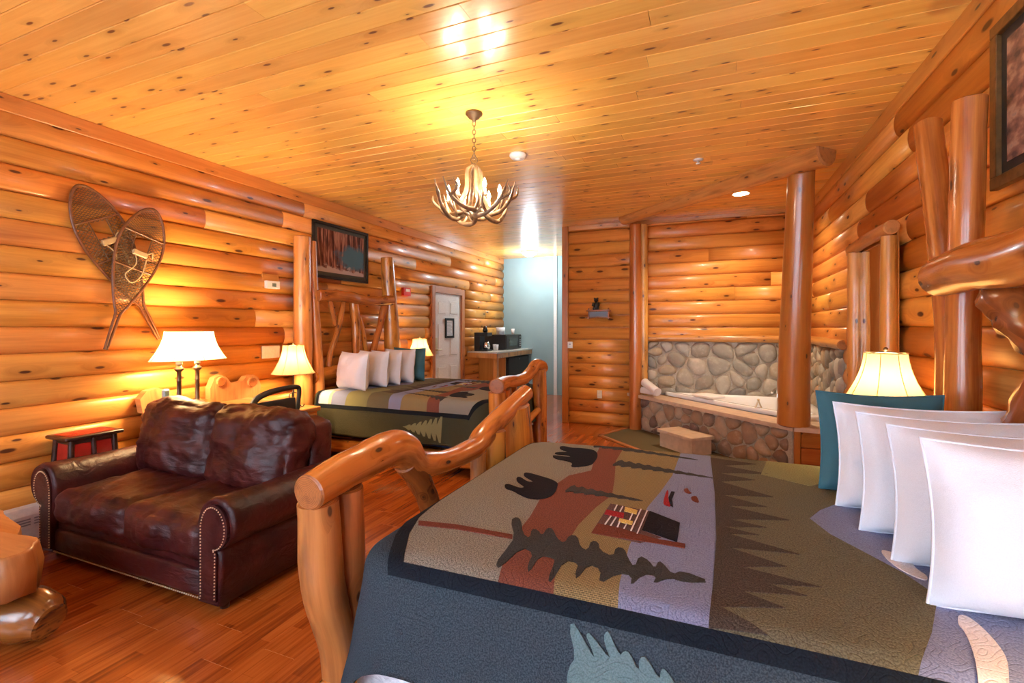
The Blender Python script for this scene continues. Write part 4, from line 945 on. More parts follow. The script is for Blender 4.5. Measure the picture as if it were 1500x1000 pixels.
# ------------------------------------------------------------------ far bed (headboard on the left wall)
b1 = thing('log_bed', 'far log bed with tall log headboard against the left log wall', 'bed', (-3.1, 4.86, 0), 'log beds')
m = place(softbox(1.98, 1.50, .28, .05, (0, 0, .01), 10), Tm((-3.05, 4.86, .59))); m.build('mattress', 'mattress', b1)
m = place(softbox(1.96, 1.50, .20, .03, (0, 0, 0), 6), Tm((-3.05, 4.86, .35))); m.build('box_spring', 'boxspring', b1)
for yy in (4.09, 5.60): log('side_rail', [(-4.1, yy, .17), (-3, yy, .175), (-2.0, yy, .165)], [.075, .08, .075], b1, ('log', 'end'))
log('headboard_post', [(-4.16, 4.00, 0), (-4.16, 3.99, 1.2), (-4.15, 3.97, 2.45)], [.10, .10, .085], b1, ('goldlog', 'end'), 18, 8, .06, 31)
log('headboard_post', [(-4.10, 4.21, 0), (-4.11, 4.16, 1.0), (-4.13, 4.12, 1.8), (-4.14, 4.10, 2.42)], [.075, .06, .05, .045], b1, ('goldlog', 'end'), 14, 8, .06, 32)
log('headboard_post', [(-4.12, 5.60, 0), (-4.12, 5.56, 1.0), (-4.13, 5.50, 1.8), (-4.14, 5.45, 2.42)], [.115, .11, .10, .085], b1, ('log', 'end'), 18, 8, .06, 33)
log('headboard_rail', [(-4.08, 4.12, 1.815), (-4.08, 4.5, 1.83), (-4.08, 5.0, 1.80), (-4.07, 5.45, 1.83)], [.06, .068, .06, .07], b1, ('log', 'end'), 14, 8, .25, 34, lsc=12)
log('headboard_rail', [(-4.14, 4.10, .90), (-4.12, 4.5, .93), (-4.12, 5.5, .90)], [.08, .085, .08], b1, ('log', 'end'))
def br(pts, r): log('headboard_branch', pts, r, b1, ('log', 'end'), 10, 5, .15)
br([(-4.12, 4.36, 1.77), (-4.12, 4.44, 1.48)], [.028, .026]); br([(-4.12, 4.58, 1.77), (-4.12, 4.49, 1.45), (-4.12, 4.36, 1.15), (-4.12, 4.33, .97)], [.03, .036, .036, .04])
br([(-4.12, 4.76, 1.77), (-4.12, 4.80, 1.4), (-4.12, 4.80, .95)], [.06, .055, .05]); br([(-4.12, 4.84, 1.60), (-4.12, 4.93, 1.40), (-4.12, 5.02, 1.0)], [.035, .03, .032])
br([(-4.12, 5.38, 1.78), (-4.12, 5.25, 1.42), (-4.12, 5.06, .98)], [.05, .042, .045])
fx = -1.90
log('footboard_post', [(fx, 4.22, 0), (fx, 4.22, .5), (fx, 4.20, .83)], [.085, .09, .085], b1, ('log', 'end'), 18, 6, .06, 35)
log('footboard_post', [(fx, 4.40, 0), (fx, 4.40, .5), (fx, 4.38, .83)], [.06, .065, .06], b1, ('log', 'end'), 16, 6, .06, 36)
log('footboard_rail', [(fx + .03, 4.13, .895), (fx, 4.4, .90), (fx, 4.7, .885), (fx, 4.95, .895), (fx, 5.15, .95), (fx, 5.3, 1.01), (fx, 5.5, .99), (fx, 5.6, .95)], [.078, .07, .066, .064, .066, .072, .072, .06], b1, ('log', 'end'), 18, 8, .08, 37)
log('footboard_post', [(fx, 5.47, 0), (fx, 5.46, .5), (fx, 5.44, .95)], [.085, .085, .085], b1, ('log', 'end'), 18, 6, .06, 38)
log('footboard_branch', [(fx, 4.62, .86), (fx, 4.66, .6), (fx, 4.6, .3)], [.035, .035, .04], b1, ('log', 'end'), 10, 5, .1)
log('footboard_rail', [(fx, 4.3, .30), (fx, 4.8, .36), (fx, 5.4, .47)], [.04, .042, .038], b1, ('log', 'end'))

# ------------------------------------------------------------------ loveseat
lv = thing('loveseat', 'burgundy leather loveseat with rolled arms and nailhead trim', 'sofa', (-3.1, 2.1, 0))
y0, y1 = 1.64, 2.60
m = MB().box(-3.80, -2.38, y0 + .03, y1 - .02, .045, .30, 0, bev=.02); m.build('base', 'leather', lv)
place(softbox(1.34, .05, .14, .02, (0, .008, 0), 8, .004, (4, 4, 9), 2), Tm((-3.09, y0 + .03, .135))).build('front_panel', 'leather', lv)
def arm(xin, sgn, nm):
    # section across the arm: upright panel with the roll falling outwards
    P = []; cx, cz, r = xin + sgn * .135, .47, .125
    P.append((xin, .05)); P.append((xin, .44))
    for k in range(0, 17):
        a = PI - (PI + PI * .55) * k / 16; P.append((cx + sgn * r * -math.cos(PI - a) * 1., cz + r * math.sin(a)))
    P.append((xin + sgn * .185, .36)); P.append((xin + sgn * .185, .05))
    return P
for xin, sgn in ((-3.765, -1), (-2.42, 1)):
    cx, cz, r = xin + sgn * .13, .465, .125
    P = [(xin - sgn * .0, .05), (xin, cz)]
    for k in range(1, 18):
        a = PI - (PI * 1.50) * k / 17; P.append((cx + sgn * r * math.cos(a), cz + r * math.sin(a)))
    P += [(xin + sgn * .155, cz - r - .02), (xin + sgn * .150, .05)]
    secs = [(y0 + .012, .93), (y0, .97), (y0 + .03, 1.02), (y0 + .06, 1.0), (y0 + .3, .985), (y0 + .55, 1.0), (y1 - .04, 1.), (y1, .96)]
    cyz = (xin + sgn * .08, .30); V = []; n = len(P); F = []; UV = []
    for yy, s in secs:
        for (a, b) in P:
            wob = .004 * noise.noise(Vector((a * 9, yy * 7, b * 9)))
            V.append((cyz[0] + (a - cyz[0]) * s, yy, max(.045, cyz[1] + (b - cyz[1]) * s + wob)))
    for i in range(len(secs) - 1):
        for k in range(n): F.append([i * n + k, i * n + (k + 1) % n, (i + 1) * n + (k + 1) % n, (i + 1) * n + k])
    F.append(list(range(n))[::-1]); F.append([(len(secs) - 1) * n + k for k in range(n)])
    if sgn < 0: F = [f[::-1] for f in F]
    sm = [True] * (len(F) - 2) + [False] * 2
    ao = mk('arm', V, F, 'leather', lv, None, None, sm)
    # raised front facing with two rows of nailheads
    Q = [(cyz[0] + (a - cyz[0]) * .80, cyz[1] + (b - cyz[1]) * .90 + .0) for a, b in P]
    fc = prism([(a, y0 + .014, max(.055, b)) for a, b in Q], (0, -.018, 0)); fc.build('arm_facing', 'leather', ao)
    nh = MB(); path = [(a, b) for a, b in Q]; acc = 0
    for i in range(len(path) - 1):
        (a0, b0), (a1, b1_) = path[i], path[i + 1]; l = math.hypot(a1 - a0, b1_ - b0); d = acc
        while d < l:
            f = d / l; q = (a0 + (a1 - a0) * f, b0 + (b1_ - b0) * f)
            ix = cyz[0] + (q[0] - cyz[0]) * .86; iz = .30 + (q[1] - .30) * .95
            if iz > .065: sphere((ix, y0 - .005, iz), .0042, nh, 0, 6)
            d += .017
        acc = d - l
    nh.build('nailhead_trim', 'brass', ao)['kind'] = 'stuff'
nh = MB()
for k in range(80): sphere((-3.76 + k * .017, y0 + .006, .065), .005, nh, 0, 6)
nh.build('nailhead_trim', 'brass', lv)['kind'] = 'stuff'
sc2 = MB()
for k, (cx_, sd) in enumerate(((-3.425, 1), (-2.755, 2))):
    place(softbox(.685, .82, .215, .06, (.0, .035, .045), 34, .022, (7, 3.5, 5), sd), Tm((cx_, y0 + .42, .335))).build('seat_cushion', 'leather', lv)
place(softbox(1.46, .22, .60, .07, (0, .01, .02), 12, .006), Tm((-3.09, y1 - .16, .55), 0, .0)).build('back', 'leather', lv)
for k, (cx_, sd, rz, ry) in enumerate(((-3.46, 4, .03, .03), (-2.73, 7, -.03, -.02))):
    place(softbox(.74, .27, .54, .11, (.01, .06, .015), 34, .032, (5.5, 4, 8), sd), Tm((cx_, y1 - .34, .655), rz, -.20, ry)).build('back_cushion', 'leather', lv)
for (a, b) in ((-3.85, y0 + .08), (-2.33, y0 + .08), (-3.85, y1 - .08), (-2.33, y1 - .08)): lathe([(.001, 0), (.022, 0), (.026, .05), (.001, .05)], (a, b, 0), 10).build('foot', 'darkwood', lv)

# ------------------------------------------------------------------ slab table in the left foreground
sl = thing('log_slab_table', 'rough log slab table on a fat log base at the left edge', 'table', (-3.3, 1.0, 0))
def rough_slab(poly, z0, z1, name, seed, mats=('slab', 'slab')):
    V = []; n0 = []
    P = []
    for i in range(len(poly)):
        a, b = Vector((*poly[i], 0)), Vector((*poly[(i + 1) % len(poly)], 0)); st_ = max(1, int((b - a).length / .035))
        for k in range(st_): P.append(a.lerp(b, k / st_))
    n = len(P); lev = [(z0 + .012, .975), (z0, .99), (z0 + (z1 - z0) * .5, 1.0), (z1 - .012, .975), (z1, .955)]; cx = sum((p for p in P), Vector()) / n
    lev[0] = (z0, .93)
    for z, s in lev:
        for p in P:
            q = cx + (p - cx) * s; d = (p - cx).normalized(); q = q + d * (.022 * noise.noise(Vector((p.x * 9, p.y * 9, z * 6 + seed))) + .010 * noise.noise(Vector((p.x * 31, p.y * 31, z * 9)))); q.z = z + .004 * noise.noise(Vector((p.x * 5, p.y * 5, seed))); V.append(q)
    F = []; UV = []
    for i in range(len(lev) - 1):
        for k in range(n):
            F.append([i * n + k, i * n + (k + 1) % n, (i + 1) * n + (k + 1) % n, (i + 1) * n + k])
            UV.append([(lev[i][0], k * .035), (lev[i][0], (k + 1) * .035), (lev[i + 1][0], (k + 1) * .035), (lev[i + 1][0], k * .035)])
    F.append([(len(lev) - 1) * n + k for k in range(n)]); UV.append([(P[k].x, P[k].y) for k in range(n)]); F.append(list(range(n))[::-1]); UV.append([(P[k].x, P[k].y) for k in range(n)][::-1])
    return mk(name, V, F, mats[0], sl, UV, None, [True] * (len(F) - 2) + [False] * 2)
rough_slab([(-3.9, .72), (-3.05, .80), (-2.80, 1.07), (-2.82, 1.17), (-2.95, 1.25), (-3.5, 1.18), (-3.95, 1.1)], .255, .45, 'top_slab', 3)
rough_slab([(-4.1, 1.30), (-3.55, 1.27), (-3.29, 1.245), (-3.25, 1.28), (-3.4, 1.35), (-4.1, 1.48)], .29, .39, 'rear_slab', 5)
log('log_base', [(-2.80, 1.21, .10), (-2.92, 1.18, .125), (-3.35, 1.08, .125), (-3.8, .98, .125)], [.075, .12, .125, .125], sl, ('logdark', 'logdark'), 20, 7, .12, 8)
log('log_leg', [(-3.75, 1.36, 0), (-3.75, 1.37, .29)], [.09, .08], sl, ('log', 'end'))

# ------------------------------------------------------------------ lamps
def pleats(a): return .012 * math.cos(a * 8)
def shade(root, c, rb, rt, h, sx=1, sy=1, ribs=8, rot=0, mat='shade'):
    pr = []
    for i in range(9):
        t = i / 8; r = rb + (rt - rb) * (1 - (1 - t) ** 1.8 * .9 - .1 * (1 - t)); pr.append((r, h * t))
    s = lathe(pr, c, 32, None, 0, sx, sy); s.build('shade', mat, root)
    trm = MB()
    for r, z in ((rb, 0), (rt, h)):
        pts = [(c[0] + sx * r * math.cos(2 * PI * k / 32), c[1] + sy * r * math.sin(2 * PI * k / 32), c[2] + z) for k in range(33)]; tube(pts, .003, 5, 1, 0, trm, 0)
    for k in range(ribs):
        a = 2 * PI * k / ribs + rot; tube([(c[0] + sx * r * 1.005 * math.cos(a), c[1] + sy * r * 1.005 * math.sin(a), c[2] + z) for r, z in pr], .0022, 5, 1, 0, trm, 0)
    trm.build('shade_rib', 'iron' if False else M['strap'], root)
def bulb(root, c, e, r=.03, nm='bulb'):
    sphere(c, r, None, 0, 10, (1, 1, 1.25)).build(nm, 'bulb', root)
    l = light('lamp_glow', 'POINT', c, e, WARM, .045); l.name = 'lamp_glow'; return l
def nightstand(name, label, x0, x1, y0, y1, zt, grp):
    t = thing(name, label, 'nightstand', ((x0 + x1) / 2, (y0 + y1) / 2, 0), grp)
    MB().box(x0 - .03, x1 + .03, y0 - .02, y1 + .02, zt - .045, zt, 1, bev=.008).build('top', 'slab', t)
    MB().box(x0, x1, y0, y1, .12, zt - .045, 1, bev=.005).build('body', 'trim', t)
    f = 1 if x0 < -2 else -1; xf = x1 if f > 0 else x0
    d = MB().box(min(xf, xf + f * .018), max(xf, xf + f * .018), y0 + .03, y1 - .03, zt - .22, zt - .07, 1, bev=.004).build('drawer', 'trim', t); sphere((xf + f * .03, (y0 + y1) / 2, zt - .145), .016).build('knob', 'bronze', d)
    d = MB().box(min(xf, xf + f * .018), max(xf, xf + f * .018), y0 + .03, y1 - .03, .16, zt - .24, 1, bev=.004).build('door', 'trim', t); sphere((xf + f * .03, y0 + .07, .34), .016).build('knob', 'bronze', d)
    for a in (x0 + .03, x1 - .03):
        for b in (y0 + .03, y1 - .03): lathe([(.001, 0), (.025, 0), (.03, .12), (.001, .12)], (a, b, 0), 8).build('leg', 'log', t)
g = 'nightstands beside the beds'
nightstand('nightstand', 'small pine nightstand between the desk and the far bed', -4.24, -3.80, 3.44, 3.84, .63, g)
nightstand('nightstand', 'small pine nightstand beyond the far bed, near the white door', -4.26, -3.84, 5.86, 6.30, .63, g)
nightstand('nightstand', 'small pine nightstand behind the teal pillow by the right wall', .66, 1.10, 3.00, 3.42, .63, g)
def scroll_lamp(c, label, rb, rt, hs, ztop, e, zs):
    t = thing('table_lamp', label, 'lamp', c, 'pleated bell-shade lamps by the beds')
    lathe([(.001, 0), (.07, 0), (.065, .012), (.02, .02), (.008, .03), (.007, zs - .02), (.014, zs), (.014, zs + .04), (.001, zs + .05)], c, 14).build('stem', 'iron', t)
    for k in range(3):
        a = 2 * PI * k / 3 + .5; dx_, dy_ = math.cos(a), math.sin(a)
        pts = [(c[0] + dx_ * r, c[1] + dy_ * r, c[2] + z) for r, z in ((.008, .16), (.05, .14), (.045, .07), (.08, .012), (.10, .02), (.105, .04))]
        tube(pts, .005, 6, 4, 0, None, 0).build('scroll_foot', 'iron', t)
    shade(t, (c[0], c[1], ztop - hs), rb, rt, hs, rot=.3, mat='shade_dim')
    bulb(t, (c[0], c[1], ztop - hs * .55), e)
    sphere((c[0], c[1], ztop + .02), .012).build('finial', 'bronze', t); tube([(c[0] - rt, c[1], ztop - .005), (c[0], c[1], ztop + .008), (c[0] + rt, c[1], ztop - .005)], .003, 5, 3, 0, None, 0).build('harp', 'iron', t)
scroll_lamp((-3.95, 3.665, .63), 'lit bell-shade lamp on scrolled iron feet between desk and far bed', .205, .10, .285, 1.27, 50, .36)
scroll_lamp((-4.02, 6.08, .63), 'lit bell-shade lamp beyond the far bed, beside the white door', .205, .10, .25, 1.285, 50, .36)
scroll_lamp((.87, 3.13, .63), 'lit bell-shade lamp behind the teal pillow at the right wall', .225, .095, .31, 1.315, 50, .36)

# the pair of the right-hand lamp, on the near side of the same bed
nightstand('nightstand', 'small pine nightstand on the camera side of the near bed', .66, 1.10, .62, 1.02, .63, g)
scroll_lamp((.87, .82, .63), 'lit bell-shade lamp on the camera side of the near bed', .225, .095, .31, 1.315, 50, .36)

# desk of live-edge slabs with the twin-column lamp
dk = thing('live_edge_desk', 'live-edge pine desk with burl backboard against the left log wall', 'desk', (-4.0, 2.8, 0))
def slabpoly(parent, poly, z0, z1, name, mat='slab'):
    global sl
    keep = sl; sl = parent; o = rough_slab(poly, z0, z1, name, 4, (mat, mat)); sl = keep; return o
slabpoly(dk, [(-4.28, 2.44), (-3.90, 2.46), (-3.86, 2.62), (-3.70, 2.70), (-3.68, 3.0), (-3.70, 3.36), (-4.28, 3.38)], .70, .765, 'desk_top')
for (a, b) in ((-4.18, 2.55), (-3.84, 2.76), (-4.18, 3.26), (-3.80, 3.26)): log('leg', [(a, b, 0), (a, b, .70)], [.045, .04], dk)
bb = [(2.96, .765), (2.96, .90), (3.0, .99), (3.06, 1.015), (3.12, .985), (3.16, .93), (3.22, .925), (3.28, .93), (3.33, .975), (3.40, .985), (3.46, .95), (3.49, .86), (3.47, .765)]
prism([(-4.27, a, b) for a, b in bb], (.07, 0, 0)).build('burl_backboard', 'slab', dk)
for (a, b, r_) in ((3.06, .95, .05), (3.385, .91, .055)): tube([(-4.21, a, b), (-4.185, a, b)], [r_, r_ * .85], 16, 2, .1, None, 1, 3).build('burl_eye', ['endpale', 'end'], dk)
bb = [(2.40, .765), (2.38, .88), (2.43, .94), (2.52, .955), (2.60, .92), (2.66, .86), (2.96, .80), (2.96, .765)]
prism([(-4.27, a, b) for a, b in bb], (.07, 0, 0)).build('burl_backboard', 'slab', dk)
tl = thing('twin_column_lamp', 'large lit lamp with oval shade on two turned columns on the desk', 'lamp', (-4.0, 2.63, .765))
MB().box(-4.08, -3.92, 2.47, 2.79, .765, .79, 1, bev=.006).build('base', 'bronze', tl)
for yy in (2.555, 2.705):
    lathe([(.001, 0), (.034, 0), (.03, .015), (.018, .03), (.017, .22), (.02, .225), (.017, .235), (.017, .30), (.032, .315), (.034, .33), (.02, .34), (.018, .36), (.001, .36)], (-4.0, yy, .79), 14).build('column', 'bronze', tl)
    lathe([(.001, .36), (.024, .36), (.022, .42), (.001, .425)], (-4.0, yy, .79), 12).build('candle_sleeve', 'candle', tl)
shade(tl, (-4.0, 2.64, 1.185), .30, .19, .235, .62, 1., 8)
for yy in (2.55, 2.73): bulb(tl, (-4.0, yy, 1.30), 60)
ph = thing('cordless_phone', 'small grey cordless phone standing at the left end of the desk', 'phone', (-4.07, 2.495, .765))
MB().box(-4.12, -4.03, 2.45, 2.54, .765, .80, 2, bev=.008).build('cradle', 'grey', ph)
o = MB().box(-4.09, -4.055, 2.47, 2.52, .79, .955, 2, bev=.010).build('handset', 'grey', ph); MB().box(-4.056, -4.052, 2.48, 2.51, .90, .94, 2).build('screen', 'screen', o)
# office chair tucked in at the desk, seen over the sofa
oc2 = thing('office_chair', 'black office chair with a looped backrest frame between desk and loveseat', 'chair', (-3.62, 3.04, 0))
def P3(pts, r, nm, m_='blackmat', **k): return tube(pts, r, 10, 6, 0, None, 0, **k).build(nm, m_, oc2)
place(softbox(.46, .46, .08, .03, (0, 0, .01), 8), Tm((-3.64, 3.04, .48))).build('seat', 'blackmat', oc2)
place(softbox(.03, .40, .26, .014, (0, 0, 0), 8), Tm((-3.45, 3.02, .70), 0, 0, .0)).build('backrest', 'blackmat', oc2)
P3([(-3.42, 2.84, .52), (-3.45, 2.76, .70), (-3.46, 2.81, .84), (-3.46, 2.93, .895), (-3.46, 3.10, .915), (-3.46, 3.24, .915), (-3.455, 3.27, .88), (-3.45, 3.25, .75), (-3.42, 3.20, .52)], [.02, .022, .026, .026, .024, .022, .020, .02, .02], 'backrest_frame')
for yy in (2.74, 3.34):
    P3([(-3.70, yy, .46), (-3.72, yy, .62), (-3.66, yy, .66), (-3.5, yy, .66), (-3.48, yy, .50)], .018, 'armrest')
tube([(-3.62, 3.04, .08), (-3.62, 3.04, .46)], .03, 10, 3, 0, None, 0).build('gas_lift', 'iron', oc2)
for k in range(5):
    a = 2 * PI * k / 5; e_ = (-3.62 + .27 * math.cos(a), 3.04 + .27 * math.sin(a)); tube([(-3.62, 3.04, .10), (e_[0], e_[1], .07)], [.025, .016], 8, 3, 0, None, 0).build('base_leg', 'iron', oc2); sphere((e_[0], e_[1], .028), .027).build('caster', 'black', oc2)
# red panelled pedestal
rt = thing('pedestal_table', 'small dark wood pedestal table with red panels by the left wall', 'table', (-4.155, 2.0, 0))
def frus(x, y, hw, hd, hw2, hd2, z0, z1):
    return ([(x - hw, y - hd, z0), (x + hw, y - hd, z0), (x + hw, y + hd, z0), (x - hw, y + hd, z0), (x - hw2, y - hd2, z1), (x + hw2, y - hd2, z1), (x + hw2, y + hd2, z1), (x - hw2, y + hd2, z1)],
            [[3, 2, 1, 0], [4, 5, 6, 7], [0, 1, 5, 4], [1, 2, 6, 5], [2, 3, 7, 6], [3, 0, 4, 7]])
X0, Y0 = -4.155, 2.0
MB().box(X0 - .13, X0 + .13, Y0 - .175, Y0 + .175, .675, .70, 1, bev=.006).build('top_frame', 'darkwood', rt)
MB().box(X0 - .095, X0 + .095, Y0 - .14, Y0 + .14, .700, .703, 1).build('red_top', 'red', rt)
v, f = frus(X0, Y0, .12, .155, .09, .125, .02, .675); MB().add(v, f).build('red_panels', 'red', rt)
def lerp3(p, q, t): return [p[i] + (q[i] - p[i]) * t for i in range(3)]
for sx_ in (-1, 1):
    for sy_ in (-1, 1): tube([(X0 + sx_ * .123, Y0 + sy_ * .158, 0), (X0 + sx_ * .092, Y0 + sy_ * .127, .676)], [.024, .020], 4, 1, 0, None, 0).build('corner_leg', 'darkwood', rt)
    tube([(X0 + sx_ * .123, Y0, .02), (X0 + sx_ * .094, Y0, .676)], [.018, .016], 4, 1, 0, None, 0).build('mullion', 'darkwood', rt)
for z in (.10, .38, .655):
    t_ = (z - .02) / .655; a = .122 - .03 * t_; b = .157 - .03 * t_
    for s_ in (-1, 1):
        MB().box(X0 - a, X0 + a, Y0 + s_ * b - .006, Y0 + s_ * b + .006, z - .012, z + .012).build('rail', 'darkwood', rt); MB().box(X0 + s_ * a - .006, X0 + s_ * a + .006, Y0 - b, Y0 + b, z - .012, z + .012).build('rail', 'darkwood', rt)

# ------------------------------------------------------------------ snowshoes
def snowshoe(top, tail, width, xoff, label, seed):
    t = thing('snowshoe', label, 'snowshoe', (XL + .07, (top[0] + tail[0]) / 2, (top[1] + tail[1]) / 2), 'snowshoes crossed on the left wall')
    A = Vector((0, top[0], top[1])); B_ = Vector((0, tail[0], tail[1])); ax = (B_ - A); Ln = ax.length; ax.normalize(); sd = Vector((0, -ax.z, ax.y))
    X = XL + xoff
    def hw(a):          # half width along 0..1
        a = max(0, min(1, a))
        if a < .30: return width / 2 * math.sin(PI / 2 * (a / .30)) ** .55 if a > 0 else 0
        if a < .76: 
            q = (a - .30) / .46; return width / 2 * (1 - q ** 1.6 * .90)
        return width / 2 * .10 * (1 - (a - .76) / .24 * .55)
    def pt(a, b, dx_=0.): return Vector((X + dx_, 0, 0)) + A + ax * (a * Ln) + sd * b
    aa = [0, .008, .025, .05, .09, .14, .2, .27, .34, .42, .5, .58, .65, .71, .76, .84, .92, 1.]
    l = [pt(a, hw(a)) for a in aa[::-1]] + [pt(a, -hw(a)) for a in aa[1:]]
    tube(l, .0105, 8, 2, 0, None, 0).build('frame', 'ash', t)
    for a in (.20, .44): tube([pt(a, -hw(a)), pt(a, hw(a))], .009, 6, 1, 0, None, 0).build('crossbar', 'ash', t)
    def inside(a, b): return .01 < a < .80 and abs(b) < hw(a) - .004
    def hole(a, b): return .22 < a < .31 and abs(b) < .060
    w = MB()
    def strand(p, q, r):
        st = 46; run = None
        for k in range(st + 1):
            a = p[0] + (q[0] - p[0]) * k / st; b = p[1] + (q[1] - p[1]) * k / st
            ok = inside(a, b) and not hole(a, b)
            if ok and run is None: run = (a, b)
            if (not ok or k == st) and run is not None:
                if abs(run[0] - a) + abs(run[1] - b) > .012: tube([pt(*run, .003 * ((k % 2) - .5)), pt(a, b, .003)], r * 1.7, 4, 1, 0, w, 0)
                run = None
    W = width
    def fan(a0, a1, da, db, step, r):
        k = a0 - 1.2
        while k < a1 + 1.2:
            for s_ in (-1, 1):
                # clip to the section by shrinking the parameter range
                p = [k, -W * s_]; q = [k + da, W * s_]
                pts = []
                for i in range(61):
                    a = p[0] + (q[0] - p[0]) * i / 60; b = p[1] + (q[1] - p[1]) * i / 60
                    if a0 < a < a1 and inside(a, b) and not hole(a, b): pts.append((a, b))
                    else:
                        if len(pts) > 1: tube([pt(*pts[0]), pt(*pts[-1], .002)], r * 1.7, 4, 1, 0, w, 0)
                        pts = []
                if len(pts) > 1: tube([pt(*pts[0]), pt(*pts[-1], .002)], r * 1.7, 4, 1, 0, w, 0)
            k += step
    fan(.01, .20, .33, 1, .015, .0012); fan(.20, .45, .45, 1, .022, .0016); fan(.44, .80, .45, 1, .020, .0015)
    for a in [i * .021 for i in range(1, 10)]: tube([pt(a, -hw(a)), pt(a, hw(a))], .0013, 4, 1, 0, w, 0)
    for a in [.225 + i * .03 for i in range(18)]:
        if not .22 < a < .31: tube([pt(a, -hw(a)), pt(a, hw(a))], .0022, 4, 1, 0, w, 0)
        else:
            for s_ in (-1, 1): tube([pt(a, s_ * .06), pt(a, s_ * hw(a))], .0022, 4, 1, 0, w, 0)
    for s_ in (-1, 1): tube([pt(.20, s_ * .06), pt(.45, s_ * .06)], .004, 5, 1, 0, w, 0)
    w.build('rawhide_webbing', 'rawhide', t)['kind'] = 'stuff'
    bd = MB().box(-.012, .012, -.055, .055, -.022, .022, 1, bev=.006); Mx = Matrix.Translation(pt(.335, 0, .022)) @ Matrix.Rotation(math.atan2(sd.z, sd.y), 4, 'X'); place(bd, Mx); bd.build('toe_binding', 'strap', t)
    tube([pt(.33, -.06, .012), pt(.36, -.03, .03), (pt(.42, -.01, .03)), pt(.50, -.05, .02), pt(.54, .01, .02), pt(.47, .06, .02), pt(.36, .06, .02)], .0045, 6, 5, 0, None, 0).build('binding_strap', 'strap', t)
    tube([pt(.32, .055, .015), pt(.30, .085, .02), pt(.34, .10, .01)], .006, 6, 4, 0, None, 0).build('binding_strap', 'strap', t)
    return t
snowshoe((2.02, 2.50), (2.575, 1.355), .345, .062, 'wooden snowshoe leaning left, behind the other on the left log wall', 1)
snowshoe((2.515, 2.43), (2.175, 1.285), .335, .092, 'wooden snowshoe leaning right, crossing in front of the other one', 2)

# ------------------------------------------------------------------ pictures, mirror, plates
def framed(name, label, xw, sgn, y0, y1, z0, z1, fw, mat_f, mat_p, mat_mat=None, tilt=0):
    t = thing(name, label, 'picture', (xw, (y0 + y1) / 2, (z0 + z1) / 2)); d = .03 * sgn
    def bx(a, b, c, e, x1_, x2_, m_, nm): MB().box(min(xw + x1_ * sgn, xw + x2_ * sgn), max(xw + x1_ * sgn, xw + x2_ * sgn), a, b, c, e, 1, bev=.003).build(nm, m_, t)
    bx(y0, y1, z0, z0 + fw, 0, .03, mat_f, 'frame_side'); bx(y0, y1, z1 - fw, z1, 0, .03, mat_f, 'frame_side')
    bx(y0, y0 + fw, z0 + fw, z1 - fw, 0, .03, mat_f, 'frame_side'); bx(y1 - fw, y1, z0 + fw, z1 - fw, 0, .03, mat_f, 'frame_side')
    mw = .045 if mat_mat else 0
    if mat_mat: bx(y0 + fw, y1 - fw, z0 + fw, z1 - fw, 0, .012, mat_mat, 'mat_board')
    a, b, c, e = y0 + fw + mw, y1 - fw - mw, z0 + fw + mw, z1 - fw - mw; x = xw + .014 * sgn
    V = [(x, a, c), (x, b, c), (x, b, e), (x, a, e)]; uv = [(0, 0), (1, 0), (1, 1), (0, 1)]
    V += [(xw, a, c), (xw, b, c), (xw, b, e), (xw, a, e)]
    F = [[0, 1, 2, 3], [7, 6, 5, 4], [0, 4, 5, 1], [1, 5, 6, 2], [2, 6, 7, 3], [3, 7, 4, 0]]
    if sgn < 0: F = [f[::-1] for f in F]
    UVs = []
    for f in F: UVs.append([uv[i % 4] for i in f])
    mk('print', V, F, mat_p, t, UVs); return t
framed('framed_print', 'black-framed winter woods print above the far bed headboard', XL + .06, 1, 4.24, 5.21, 2.045, 2.72, .035, 'black', 'lake', 'matboard')
framed('framed_print', 'bronze-framed sunset print high on the right wall, cut by the frame', XR - .06, -1, 1.75, 2.66, 2.03, 2.72, .05, 'goldframe', 'scene2', 'blackmat')
mr = thing('log_frame_mirror', 'tall mirror framed by peeled logs on the right wall beside the tub', 'mirror', (1.12, 4.2, 1.5))
MB().box(1.10, 1.115, 3.83, 4.58, 1.0, 2.04, 2).build('mirror_glass', 'mirror', mr)
MB().box(1.115, 1.128, 3.80, 4.62, .96, 2.08, 2).build('backing_board', 'trim', mr)
log('frame_log', [(1.075, 4.60, .92), (1.075, 4.60, 1.5), (1.075, 4.605, 2.05)], [.055, .052, .048], mr, ('goldlog', 'endpale'), 16, 8, .1, 41)
log('frame_log', [(1.075, 3.81, .92), (1.075, 3.81, 1.5), (1.075, 3.81, 2.045)], [.05, .048, .045], mr, ('goldlog', 'endpale'), 16, 8, .05, 42)
log('frame_log', [(1.065, 3.72, 2.09), (1.075, 4.2, 2.10), (1.08, 4.72, 2.09)], [.047, .046, .044], mr, ('goldlog', 'endpale'), 16, 8, .06, 43)
log('frame_log', [(1.08, 3.75, .90), (1.08, 4.68, .90)], [.05, .05], mr, ('goldlog', 'endpale'), 12, 8, .06, 44)
def plate(name, label, cat, x0, x1, y0, y1, z0, z1, mat, extra=None):
    t = thing(name, label, cat, ((x0 + x1) / 2, (y0 + y1) / 2, (z0 + z1) / 2)); MB().box(x0, x1, y0, y1, z0, z1, bev=.003).build('cover', mat, t)
    for (n_, a, m_) in (extra or []): MB().box(*a, bev=.001).build(n_, m_, t)
    return t
th = plate('thermostat', 'white thermostat with grey display on the left log wall', 'thermostat', XL + .04, XL + .085, 3.62, 3.78, 1.865, 1.945, 'white', [('display', (XL + .085, XL + .088, 3.68, 3.73, 1.885, 1.922), 'screen'), ('backing_block', (XL + .005, XL + .04, 3.60, 3.80, 1.86, 2.02), 'trim')])
